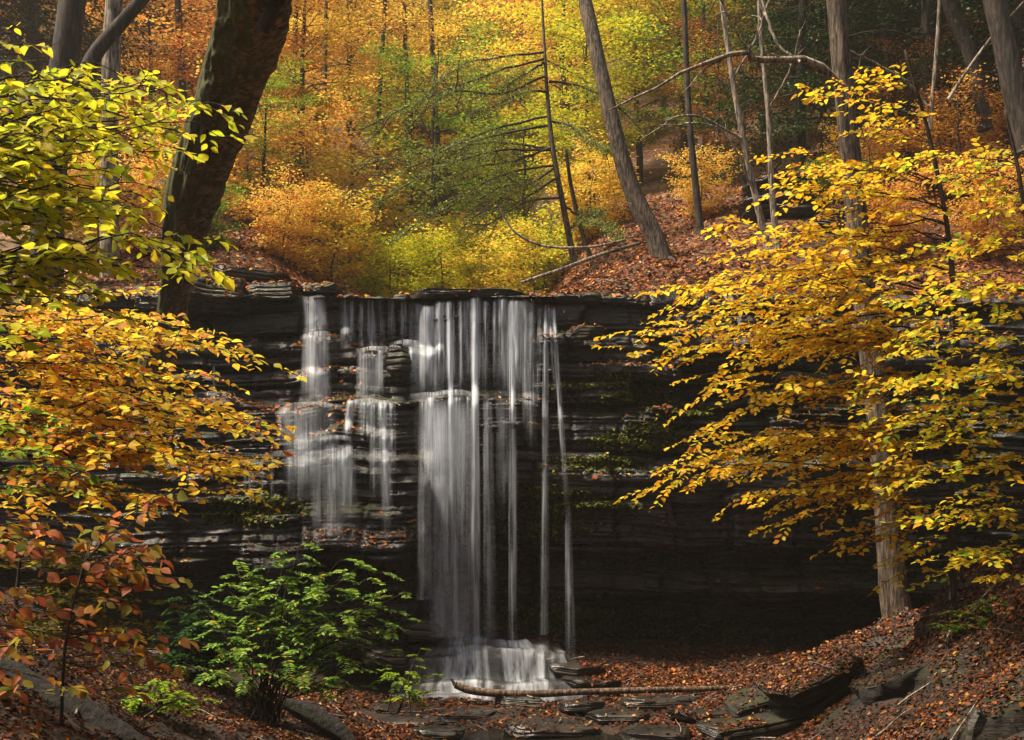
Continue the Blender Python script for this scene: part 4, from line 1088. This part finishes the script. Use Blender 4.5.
trunk_tree('slim_tree', 'thin pale upright stem on the dark slope right of the straight trunk', [(930, 130, 27), (934, 80, 27), (938, 30, 27), (941, -30, 27)], [5, 4, 4, 3.5], M_bark_pale, n=30, k=8, rough=.03, seed=6,
           extra=lambda r, o: branches(r, o, 'branch', [([(926, 105, 27), (905, 80, 26.8), (870, 60, 26.4), (848, 50, 26)], 3, 1.2)], M_bark_pale, sub=2))
trunk_tree('slim_tree', 'forked pale dead stem leaning right near the top right corner', [(948, 100, 26), (962, 78, 26), (978, 55, 26), (996, 32, 26), (1030, -5, 26)], [4, 3.5, 3, 2.5, 2], M_bark_pale, n=24, k=6, rough=.03, seed=7)
trunk_tree('dark_tree', 'dark trunk in the top right corner leaning left towards its top', [(1030, 150, 24), (1015, 90, 24), (1003, 40, 24), (990, -20, 24)], [26, 23, 21, 20], M_bark_dark, n=50, k=20, rough=.08, seed=21)
trunk_tree('dark_tree', 'dark crooked trunk left of the corner trunk, top right', [(985, 130, 27), (972, 60, 27), (950, 10, 27), (935, -40, 27)], [15, 14, 13, 12], M_bark_dark, n=40, k=16, rough=.08, seed=22)
trunk_tree('dark_tree', 'thin dark trunk on the slope left of the slim pale pair', [(701, 235, 29), (694, 170, 29), (688, 100, 29), (684, 0, 29), (680, -50, 29)], [8, 7, 6, 5, 5], M_bark_dark, n=40, k=10, rough=.05, seed=23)
trunk_tree('dark_tree', 'thin dark stem crossing the yellow-green tree beside the leaning trunk', [(592, 262, 30), (580, 225, 30), (571, 185, 30), (566, 150, 30)], [5, 4.5, 4, 3], M_bark_dark, n=30, k=8, rough=.04, seed=24)
# left trunks
trunk_tree('pale_tree', 'pale straight smooth trunk in the upper left', [(110, 290, 24), (109, 200, 24), (110, 100, 24), (114, 0, 24), (116, -60, 24)], [20, 18, 17, 17, 16], M_bark_pale, n=50, k=16, rough=.05, seed=31)
trunk_tree('dark_tree', 'thick dark trunk left of the pale straight one', [(45, 290, 23), (50, 180, 23), (62, 80, 23), (72, 0, 23), (76, -60, 23)], [34, 30, 27, 25, 24], M_bark_dark, n=50, k=20, rough=.08, seed=32)
trunk_tree('dark_tree', 'crooked dark limb-like trunk rising to the right across the pale one', [(60, 150, 20), (85, 78, 20), (98, 50, 20), (122, 22, 20), (152, -12, 20)], [20, 17, 14, 13, 12], M_bark_dark, n=50, k=18, rough=.08, seed=33)
for (a, b, w, lab, sd) in [(182, 178, 8, 'slim dark trunk just left of the big mossy one', 41), (292, 296, 6, 'slender trunk rising from the orange woods right of the mossy trunk', 42), (322, 326, 5, 'thin trunk in the orange woods, second right of the mossy trunk', 43), (375, 385, 5, 'hazy slender trunk left of the misty gap', 44), (407, 404, 5, 'hazy slender trunk in the middle of the misty gap', 45), (437, 430, 6, 'hazy dark trunk right in the misty gap', 46)]:
    Yd = 34 + (sd - 40) * 2.2
    zb = float(hU(XY(a, Yd), Yd)); pb_ = HZ - (zb - CZ) / Yd * FP
    trunk_tree('slender_tree', lab, [(a, pb_ + 6, Yd), (a + 2, pb_ * .6, Yd), (b, 0, Yd), (b, -80, Yd)], [w * 1.2, w, w * .8, w * .7], M_bark_dark, n=40, k=10, rough=.05, seed=sd)

# ------------------------------------------------------------------ near saplings with leaf sprays
def spray(T, Lf, p0, p1, ntw, twl, leaf, palf, rng, sag=.04, wob=.14, r0=.012, start=.2, droop=.25, hang=.15, nj=.5, gap=.5, amid=52):
    pts = bend(p0, p1, 14, sag + rng.normal(0, .03), wob, rng)
    T.add(pts, np.linspace(r0, .0025, 14), 5)
    tt = np.linspace(0, 1, 14)
    sd = 1
    for i in range(ntw):
        t = start + (1 - start) * (i + rng.random() * .7) / ntw
        q = np.array([np.interp(t, tt, pts[:, a]) for a in range(3)])
        d = unit(pts[min(13, int(t * 13) + 1)] - pts[int(t * 13 - 1e-6)])
        pr = unit(np.cross(d, UP)); sd = -sd
        a = math.radians(rng.normal(amid, 12))
        last = i == ntw - 1
        td = unit(d * math.cos(a) + pr * sd * math.sin(a) + UP * rng.normal(0.0, .14)) if not last else d
        ln = twl * (1.1 - .62 * t) * rng.uniform(.6, 1.25)
        m = max(3, int(ln / (leaf * gap)))
        s = (np.arange(m) + rng.uniform(.3, 1, m)) / m * ln
        tw = q + td * s[:, None] - UP * (droop * s ** 1.5)[:, None]
        te = np.vstack([q, q + td * ln * .5 - UP * droop * (ln * .5) ** 1.5, q + td * ln - UP * droop * ln ** 1.5])
        T.add(te, [.0045, .003, .0015], 3)
        p2 = unit(np.cross(td, UP)); al = np.where(np.arange(m) % 2 == 0, 1, -1)[:, None]
        b = np.radians(rng.normal(52, 16, (m, 1)))
        ld = td * np.cos(b) + p2 * al * np.sin(b) + UP * (rng.normal(-hang, .18, (m, 1)))
        nn = UP + rng.normal(0, nj, (m, 3)) - (hang * 0.8) * (td * 0 + np.array([0, 1, 0]))
        Lf.add(tw + p2 * al * leaf * .12, ld, nn, leaf * rng.uniform(.6, 1.2, m), palf(m, rng))

def sapling(name, label, stems, sprays, leaf, palf, seed, mat=None, twl=.6, ntw=15, bark=None, cat='sapling', spread_y=1.3, tilt=(.05, .35), leafname='foliage', **kw):
    """stems: list of (px path with Y); sprays: (tip px, tip py, stem index, n_copies)"""
    rng = np.random.default_rng(seed)
    T = Tubes(); Lf = Leaves()
    org = P(*stems[0][0][:3])
    SP = []
    for st in stems:
        c = pxpath([q[:3] for q in st]); w = [q[3] for q in st]
        q = spline(np.column_stack([c - org, np.array(w) / 2 / FP * c[:, 1]]), 40)
        T.add(q[:, :3], q[:, 3], 10, .05, seed)
        SP.append(q[:, :3] + org)
    root = thing(name, label, cat, org)
    for (tx, ty, si, yoff) in sprays:
        st = SP[si]
        spx = 512 + st[:, 0] / st[:, 1] * FP; spy = HZ - (st[:, 2] - CZ) / st[:, 1] * FP
        for rep in range(kw.get('rep', 1)):
            jx, jy = (0, 0) if rep == 0 else rng.normal(0, 16, 2)
            k = tilt[0] + (tilt[1] - tilt[0]) * np.clip(ty / 740, 0, 1) + rng.normal(0, .04)
            wanted = ty + jy - k * abs(tx - spx.mean())
            j = int(np.argmin(np.abs(spy - wanted)))
            Yt = st[j, 1] + yoff + rng.uniform(-.6, .6) * spread_y
            tip = P(tx + jx, ty + jy, Yt)
            Ln = np.linalg.norm(tip - st[j])
            spray(T, Lf, st[j] - org, tip - org, max(4, int(ntw * min(1.4, Ln / 3.2))), twl * min(1.2, .35 + Ln / 4), leaf, palf, rng, r0=.004 + .003 * Ln,
                  **{a: b for a, b in kw.items() if a in ('sag', 'droop', 'hang', 'nj', 'gap', 'start', 'amid', 'wob')})
    T.build('stem', bark or M_twig, root)
    Lf.build(leafname, mat or M_leafN, LEAF_N, root)
    print(name, Lf.count())
    return root

Y_PAL = [lin(250, 208, 50), lin(252, 220, 70), lin(246, 188, 45), lin(228, 150, 40), lin(205, 205, 60)]
def p_yel(m, rng): return pal(Y_PAL, [5, 3, 3.5, 1, .5], m, .12, rng)
def p_yg(m, rng): return pal([lin(244, 212, 58), lin(205, 205, 60), lin(135, 162, 48), lin(250, 205, 52), lin(235, 165, 45)], [4, 2.4, 1.8, 4, 1.2], m, .14, rng)
def p_or(m, rng): return pal([lin(250, 200, 60), lin(252, 216, 75), lin(244, 172, 55), lin(228, 140, 85), lin(195, 192, 65)], [4, 5, 3, 1.0, 1], m, .13, rng)
def p_li(m, rng): return pal([lin(222, 216, 58), lin(206, 210, 55), lin(236, 216, 56), lin(160, 180, 50)], [4, 4, 3, 1.2], m, .1, rng)
def p_pk(m, rng): return pal([lin(196, 120, 82), lin(178, 98, 62), lin(205, 150, 60), lin(165, 145, 60), lin(130, 130, 55)], [3, 3, 2.5, 2.5, 1.5], m, .14, rng)
def p_gr(m, rng): return pal([lin(112, 148, 56), lin(150, 182, 78), lin(78, 112, 48), lin(178, 196, 88), lin(215, 165, 60)], [4, 3, 3, 1, .25], m, .15, rng)
def p_gr2(m, rng): return pal([lin(130, 165, 40), lin(165, 185, 50), lin(90, 130, 35)], [3, 3, 2], m, .12, rng)

tipsA = [(862, 68), (800, 92), (845, 112), (880, 130), (772, 155), (812, 168), (768, 196), (800, 222), (735, 236), (720, 252), (790, 262), (650, 292), (690, 284), (740, 300), (618, 346), (662, 322), (700, 345), (760, 335),
         (700, 375), (735, 395), (790, 380), (690, 438), (655, 468), (720, 452), (760, 440), (805, 430), (672, 476), (735, 500), (770, 525), (785, 500), (830, 480), (845, 545), (825, 515), (870, 530), (860, 470), (830, 350), (900, 330), (890, 400), (920, 440), (900, 210), (930, 260), (880, 565)]
sapling('beech_sapling', 'golden yellow beech sapling spreading its sprays left across the right half of the gorge',
        [[(955, 606, 14.5, 7), (950, 520, 14.4, 6.5), (958, 400, 14.4, 6), (950, 250, 14.3, 5), (930, 140, 14.2, 4), (905, 50, 14, 2.5)]],
        [(a, b, 0, 0) for a, b in tipsA], .105, p_yel, 100, twl=.72, ntw=16, rep=2, tilt=(-.25, .34), gap=.42, wob=.2)
tipsB = [(930, 175), (960, 190), (990, 200), (1010, 230), (960, 240), (930, 300), (980, 290), (1020, 310), (900, 350), (945, 370), (990, 380), (1025, 400), (930, 430), (900, 480), (960, 470), (1000, 460), (905, 520), (935, 560), (975, 520), (1010, 540), (990, 575), (880, 440), (915, 250), (1030, 260), (890, 300),
         (1030, 480), (950, 505), (1000, 340), (870, 380), (975, 150), (1000, 420), (910, 400)]
sapling('beech_sapling', 'denser yellow and green beech sapling at the right edge',
        [[(1045, 600, 12.8, 8), (1040, 480, 12.8, 7), (1035, 300, 12.7, 6), (1020, 180, 12.6, 4), (1005, 110, 12.5, 2)]],
        [(a, b, 0, 0) for a, b in tipsB], .10, p_yg, 101, twl=.75, ntw=20, rep=2, wob=.2, tilt=(-.15, .2), gap=.42)
tipsC = [(905, 590), (935, 575), (885, 560), (965, 595), (920, 545), (990, 560)]
sapling('young_sapling', 'small yellow sapling on the boulder crest right of the straight trunk foot',
        [[(968, 612, 15.2, 4), (962, 570, 15.2, 3.5), (950, 530, 15.2, 2)]], [(a, b, 0, 0) for a, b in tipsC], .11, p_yg, 102, twl=.5, ntw=16, gap=.45)

# left side
tipsD = [(268, 438), (262, 458), (245, 425), (232, 352), (205, 345), (222, 380), (150, 330), (238, 488), (205, 470), (170, 500), (130, 480), (190, 420), (150, 400), (120, 380), (100, 350), (80, 320), (60, 300), (120, 430), (90, 450), (60, 420), (100, 500), (140, 455), (40, 360), (30, 450), (215, 405), (160, 372), (250, 470), (75, 380), (50, 500), (200, 440), (110, 310), (160, 440), (20, 400), (90, 410)]
sapling('beech_sapling', 'orange and yellow beech sapling on the left bank reaching towards the falls',
        [[(-60, 640, 9, 16), (-45, 500, 9, 14), (-50, 380, 9, 12), (-40, 280, 9, 9), (-30, 220, 9, 6)]],
        [(a, b, 0, 0.2) for a, b in tipsD], .084, p_or, 103, twl=.58, ntw=20, rep=2, tilt=(-.04, .16), gap=.44, spread_y=1.9, wob=.2)
tipsE = [(228, 116), (165, 84), (130, 100), (185, 150), (215, 238), (200, 262), (150, 170), (110, 140), (140, 210), (90, 180), (120, 260), (70, 110), (60, 230), (100, 300), (50, 150), (60, 280), (20, 120), (30, 200), (90, 90), (150, 120), (40, 330), (20, 260), (110, 205), (165, 215), (75, 150), (80, 250), (30, 160), (10, 230)]
sapling('hazel_sapling', 'broad-leaved yellow-green sapling leaning in from the upper left edge',
        [[(-80, 560, 6, 18), (-90, 400, 6.1, 16), (-80, 220, 6.2, 13), (-70, 90, 6.3, 8)]],
        [(a, b, 0, 0.3) for a, b in tipsE], .088, p_li, 104, twl=.42, ntw=17, rep=3, tilt=(-.2, .06), hang=.35, droop=.4, nj=.5, gap=.36, spread_y=1.1, wob=.3, sag=.07)
tipsF = [(60, 42), (30, 25), (45, 60), (10, 45)]
sapling('hazel_sapling', 'small yellow-green sprig hanging in at the top left corner',
        [[(-70, 500, 6.6, 14), (-80, 250, 6.6, 12), (-90, 60, 6.6, 8), (-80, -20, 6.6, 5)]],
        [(a, b, 0, 0.0) for a, b in tipsF], .095, p_li, 105, twl=.26, ntw=12, tilt=(-.3, -.1), hang=.5, droop=.5, gap=.8, spread_y=.5)
tipsG = [(160, 510), (175, 585), (168, 645), (135, 690), (150, 550), (120, 530), (100, 580), (140, 610), (60, 560), (80, 620), (110, 650), (40, 600), (20, 540), (60, 660), (30, 640), (130, 570), (90, 540), (160, 560), (150, 660), (20, 680), (90, 690)]
sapling('viburnum_shrub', 'shrub with round salmon pink and olive leaves in the lower left',
        [[(-40, 760, 7.4, 12), (-40, 620, 7.4, 10), (-30, 520, 7.4, 7)], [(60, 745, 7.6, 4), (66, 640, 7.6, 3), (85, 560, 7.6, 2)]],
        [(a, b, 0 if a < 120 else 1, 0.1) for a, b in tipsG], .108, p_pk, 106, cat='shrub', rep=2, twl=.34, ntw=12, tilt=(.0, .1), hang=.5, nj=.7, gap=.7, spread_y=.9, wob=.25)
tipsG2 = [(140, 640), (60, 600), (120, 590), (30, 620), (90, 570), (150, 620), (60, 570), (100, 615)]
sapling('maple_seedling', 'low sprays of small olive green leaves behind the pink-leaved shrub',
        [[(10, 720, 9.2, 6), (15, 620, 9.2, 5), (20, 560, 9.2, 3)]], [(a, b, 0, 0) for a, b in tipsG2], .07, lambda m, rng: pal([lin(120, 115, 45), lin(160, 140, 50), lin(90, 95, 40)], [3, 2, 2], m, .15, rng), 107, twl=.5, ntw=24, rep=4, tilt=(0, .08), gap=.42)
tipsH = [(100, 440), (85, 465), (60, 430), (110, 480), (40, 455), (20, 430), (70, 490), (30, 490)]
sapling('green_sapling', 'fresh green sprays among the orange leaves at the left edge',
        [[(-50, 700, 7.2, 8), (-45, 520, 7.2, 7), (-40, 400, 7.2, 4)]], [(a, b, 0, 0) for a, b in tipsH], .07, p_gr2, 108, mat=M_leafG, twl=.36, ntw=20, tilt=(-.1, .1), gap=.42, spread_y=.5)
sapling('oak_twig', 'dark green drooping twig hanging at the left edge among yellow leaves',
        [[(-60, 600, 6.9, 6), (-60, 300, 6.9, 5), (-50, 120, 6.9, 3)]], [(45, 135, 0, 0), (30, 180, 0, 0), (35, 215, 0, 0)], .05, lambda m, rng: pal([lin(40, 62, 28), lin(60, 80, 34)], [1, 1], m, .15, rng), 109, mat=M_leafG, twl=.2, ntw=10, gap=.5, spread_y=.4)

# green shrub in front of the falls: arching stems with pinnate leaves
LEAF_S = (LEAF_6[0] * [1, .72, 1], LEAF_6[1])
def pinnate_shrub(name, label, base, tips, leaf, palf, seed, nleaf=9, mat=None, cat='shrub', tuft=5, low=.62):
    rng = np.random.default_rng(seed)
    T = Tubes(); Lf = Leaves(); org = P(*base)
    root = thing(name, label, cat, org)
    for (px, py, Yt) in tips:
        b0 = rng.normal(0, .13, 3) * [1, 1, 0]
        tip = P(px, py, Yt) - org
        mid = b0 * .5 + tip * [.33, .33, .62] + rng.normal(0, .05, 3)
        q = spline([b0, mid, tip], 16)
        T.add(q, np.linspace(.014, .004, 16), 5)
        for f in range(tuft * 2):
            t = 1 - low * (f / (tuft * 2)) * rng.uniform(.7, 1.1)
            c = q[int(t * 15)]
            a = rng.uniform(0, 6.28)
            d = unit(np.array([math.cos(a), math.sin(a), rng.uniform(-.1, .5)]))
            rl = leaf * rng.uniform(2.6, 4.2)
            k = nleaf; s = np.linspace(.25, 1, k)[:, None] * rl
            rp = c + d * s - UP * (.9 * s ** 2 / max(rl, .1) * .5)
            T.add(np.vstack([c, rp[k // 2], rp[-1]]), [.003, .002, .001], 3)
            pr = unit(np.cross(d, UP))
            al = np.where(np.arange(k) % 2 == 0, 1, -1)[:, None]
            ld = d * .45 + pr * al - UP * rng.uniform(0, .45, (k, 1))
            ld[-1] = d
            Lf.add(rp, ld, UP + rng.normal(0, .28, (k, 3)), leaf * rng.uniform(.75, 1.15, k), palf(k, rng) * rng.uniform(.8, 1.2))
            Lf.add(rp[:-1], (d * .45 - pr * al - UP * rng.uniform(0, .45, (k, 1)))[:-1], UP + rng.normal(0, .28, (k - 1, 3)), leaf * rng.uniform(.75, 1.15, k - 1), palf(k - 1, rng))
    T.build('stem', M_twig, root)
    Lf.build('foliage', mat or M_leafG, LEAF_S, root)
    print(name, Lf.count())
rng = np.random.default_rng(12)
tp = [(195, 640, 14), (205, 610, 14.1), (180, 665, 14), (215, 675, 13.7), (225, 585, 14.2), (405, 620, 14), (400, 680, 13.9), (285, 552, 14), (300, 560, 13.8), (270, 568, 14.2), (262, 590, 14), (345, 572, 14), (360, 566, 13.8), (392, 588, 13.9), (405, 592, 14), (370, 605, 13.7), (330, 600, 14), (310, 590, 14.3), (240, 610, 14.1), (290, 600, 13.8), (350, 630, 13.8), (380, 625, 14.1), (320, 625, 13.6), (275, 630, 13.7),
      (225, 640, 13.9), (340, 655, 13.9), (300, 650, 13.5), (360, 670, 13.7), (250, 650, 13.5), (395, 650, 13.9), (250, 575, 14.4), (320, 575, 14.3), (265, 612, 14.5), (385, 612, 14.2), (235, 560, 14.3), (300, 545, 14), (340, 560, 13.8), (378, 572, 14), (215, 625, 13.8), (305, 610, 13.6), (330, 640, 14.2), (365, 645, 13.9), (245, 670, 13.6), (300, 675, 13.4), (345, 680, 13.6)]
pinnate_shrub('green_shrub', 'bright green leafy shrub with many thin stems in front of the falls', (262, 722, 14), tp, .09, p_gr, 1, tuft=3, low=.4)
pinnate_shrub('dark_shrub', 'darker green shrub in the shade left of the bright green one', (205, 690, 15), [(185, 590, 15), (175, 610, 14.8), (205, 600, 15.2), (160, 630, 15), (200, 625, 14.6), (180, 650, 14.6), (150, 655, 15), (220, 640, 15), (190, 675, 14.6)], .10,
              lambda m, r_: pal([lin(38, 70, 24), lin(58, 92, 30), lin(26, 46, 18)], [3, 2, 2], m, .15, r_), 2, tuft=6)
pinnate_shrub('low_shrub', 'low yellow-green seedlings trailing at the right foot of the green shrub', (395, 712, 16.5), [(420, 650, 16.5), (430, 675, 16.4), (410, 690, 16.3), (395, 670, 16.6), (440, 690, 16.4)], .07, p_gr2, 3, tuft=3)
pinnate_shrub('low_shrub', 'low plants at the left foot of the green shrub over the leaf litter', (150, 712, 11), [(130, 690, 11), (160, 680, 11), (185, 690, 11.2), (110, 700, 10.8), (175, 705, 11), (200, 700, 11.4)], .06, p_gr2, 4, tuft=3)
pinnate_shrub('low_shrub', 'small ground plants in the bottom left corner', (30, 735, 8), [(20, 710, 8), (50, 715, 8), (80, 722, 8.1), (0, 725, 7.9), (60, 735, 7.8), (30, 732, 7.8), (100, 735, 8)], .045,
              lambda m, r_: pal([lin(90, 105, 45), lin(120, 125, 55), lin(60, 80, 35)], [3, 2, 2], m, .15, r_), 5, tuft=3)
pinnate_shrub('fern_clump', 'green fern clump growing under the grey boulder on the right bank', (975, 640, 13.6), [(955, 610, 13.6), (975, 600, 13.6), (995, 595, 13.6), (940, 625, 13.5), (965, 625, 13.3), (990, 618, 13.4), (1010, 600, 13.6), (1000, 630, 13.3)], .055,
              lambda m, r_: pal([lin(90, 110, 30), lin(60, 90, 28), lin(150, 140, 40)], [3, 3, 1], m, .15, r_), 6, tuft=5)

# ferns and moss hanging on the cliff
rng = np.random.default_rng(77)
Lf = Leaves()
BV2 = bvh_of([cliff])
FE = [(640, 398, 36, 14), (655, 428, 30, 10), (620, 440, 30, 8), (600, 462, 45, 9), (560, 500, 40, 12), (530, 515, 40, 12), (545, 528, 40, 8), (640, 395, 20, 10), (690, 410, 24, 8), (265, 505, 40, 14), (240, 515, 30, 10), (545, 620, 50, 18), (600, 620, 60, 18), (520, 490, 30, 10), (610, 505, 30, 8), (720, 455, 30, 6), (575, 385, 20, 6),
      (715, 630, 60, 12), (650, 560, 50, 5), (470, 520, 30, 12), (480, 620, 20, 14), (615, 380, 22, 8), (640, 445, 40, 5)]
for (px, py, sx, sy) in FE:
    for k in range(int(sx * sy * 1.8)):
        a = P(px + rng.normal(0, sx * .5), py + rng.normal(0, sy * .4), 22.0)
        o = Vector((0, 0, CZ)); d = (Vector(a) - o).normalized()
        loc, nor, i_, ds = BV2.ray_cast(o, d)
        if loc is None: continue
        out_ = np.array([rng.normal(0, .6), -1, rng.uniform(-.9, .1)])
        Lf.add(np.array(loc) + np.array([0, -.01, 0]), out_, UP + rng.normal(0, .4, 3), rng.uniform(.05, .13), pal([lin(105, 112, 40), lin(135, 138, 52), lin(75, 86, 34)], [3, 2, 2], 1, .15, rng)[0])
mo = Lf.build('cliff_moss', M_needle, LEAF_4)
tag(mo, 'green moss and little ferns clinging to the damp cliff ledges', 'moss', kind='stuff')

# ------------------------------------------------------------------ little sticks lying among the leaves
rng = np.random.default_rng(31)
BV3 = bvh_of(SOLID); T = Tubes()
for i in range(420):
    x_ = rng.uniform(-6, 8.5); y_ = rng.uniform(7, 29)
    loc, nor, i_, ds = BV3.ray_cast(Vector((x_, y_, 18)), DOWN)
    if loc is None or nor.z < .5 or (20 < y_ < 22.5 and loc.z < 4 and x_ < 1): continue
    a_ = rng.uniform(0, 6.28); ln = rng.uniform(.15, .9)
    d = np.array([math.cos(a_), math.sin(a_), 0]); nn = np.array(nor); d = unit(d - nn * d.dot(nn))
    p = np.array(loc) + nn * .02
    T.add(bend(p - d * ln / 2, p + d * ln / 2 + nn * rng.uniform(0, .08), 6, .02, .1, rng), np.linspace(.012, .004, 6) * rng.uniform(.5, 1.3), 5)
tw = T.build('twig_litter', M_bark_pale)
tag(tw, 'small dead twigs lying among the fallen leaves', 'twigs', kind='stuff')

# ------------------------------------------------------------------ logs
def log(name, label, ctrl, widths, bark, cat='log', n=50, k=14, rough=.1, seed=1, stubs=()):
    pts = pxpath(ctrl); rd = pxr(widths, ctrl)
    root = thing(name, label, cat, pts[0])
    q = spline(np.column_stack([pts - pts[0], rd]), n)
    T = Tubes(); T.add(q[:, :3], q[:, 3], k, rough, seed); T.build('log_body', bark, root)
    if stubs:
        for i, dx, dz, ln in stubs:
            S = Tubes(); p = q[i, :3]
            S.add(np.array([p, p + np.array([dx, -.1, dz]) * ln]), [q[i, 3] * .6, q[i, 3] * .35], 7); S.build('branch_stub', bark, root)
    return root
log('fallen_log', 'long brown fallen log lying across the stream bed below the cascade', [(455, 685, 19.6), (475, 691, 19.6), (520, 694, 19.65), (580, 692, 19.8), (650, 690, 20), (700, 689, 20.2), (745, 687, 20.4)], [7, 8, 7.5, 6.5, 6, 5, 4], M_log, seed=3, stubs=((0, -.5, .9, .12),))
log('mossy_log', 'dark mossy log lying on the leafy slope in the bottom left corner', [(-60, 660, 8.4), (10, 690, 8.3), (60, 712, 8.2), (110, 738, 8.1), (160, 765, 8.0)], [52, 48, 42, 36, 26], M_bark_log, seed=5, k=50, n=90, rough=.3)
log('mossy_log', 'short rotten mossy stump of wood at the foot of the green shrub', [(285, 702, 13), (310, 712, 13), (340, 732, 12.9), (355, 745, 12.8)], [9, 18, 17, 8], M_bark_log, seed=6, k=30, n=60, rough=.4)
log('fallen_branch', 'grey fallen limb among leaves above the cliff right of the stream', [(520, 283, 25.5), (560, 270, 26), (600, 255, 27), (640, 243, 28)], [3, 4, 4, 3], M_bark_pale, cat='branch', k=8)
log('fallen_branch', 'thin curved pale dead branch hanging above the falls lip', [(498, 205, 26), (515, 232, 26), (545, 246, 26), (590, 247, 26), (625, 240, 26.3)], [1.5, 2.2, 2.6, 2.8, 3], M_bark_pale, cat='branch', k=6)
log('fallen_branch', 'weathered log on the cliff top left of the falls', [(215, 276, 24.5), (250, 277, 24.4), (285, 284, 24.2)], [9, 9, 6], M_bark_pale, cat='branch', k=10)

# ------------------------------------------------------------------ warm hanging mist in the gorge air
ZLO = min(min(v.co.z for v in ground.data.vertices), float(hU(0, 23))) - 1.0
ZHI = max(v.co.z for v in hill.data.vertices) + 2.0
print('haze', ZLO, ZHI)
def haze_box(dens):
    m = bpy.data.materials.new('misty_air'); m.use_nodes = True
    nt = m.node_tree
    for n in list(nt.nodes): nt.nodes.remove(n)
    out = nt.nodes.new('ShaderNodeOutputMaterial'); pv = nt.nodes.new('ShaderNodeVolumePrincipled')
    pv.inputs['Color'].default_value = (1.0, 0.93, 0.82, 1); pv.inputs['Density'].default_value = dens; pv.inputs['Anisotropy'].default_value = 0.35
    nt.links.new(pv.outputs[0], out.inputs['Volume'])
    x0, x1, y0, y1, z0, z1 = -202, 202, -202, 217, ZLO, ZHI
    V = np.array([[x, y, z] for x in (x0, x1) for y in (y0, y1) for z in (z0, z1)], float)
    F = np.array([[0, 1, 3, 2], [4, 6, 7, 5], [0, 4, 5, 1], [2, 3, 7, 6], [0, 2, 6, 4], [1, 5, 7, 3]])
    o = mesh_obj('haze', V, F, m)
    tag(o, kind='stuff')
haze_box(0.0009)
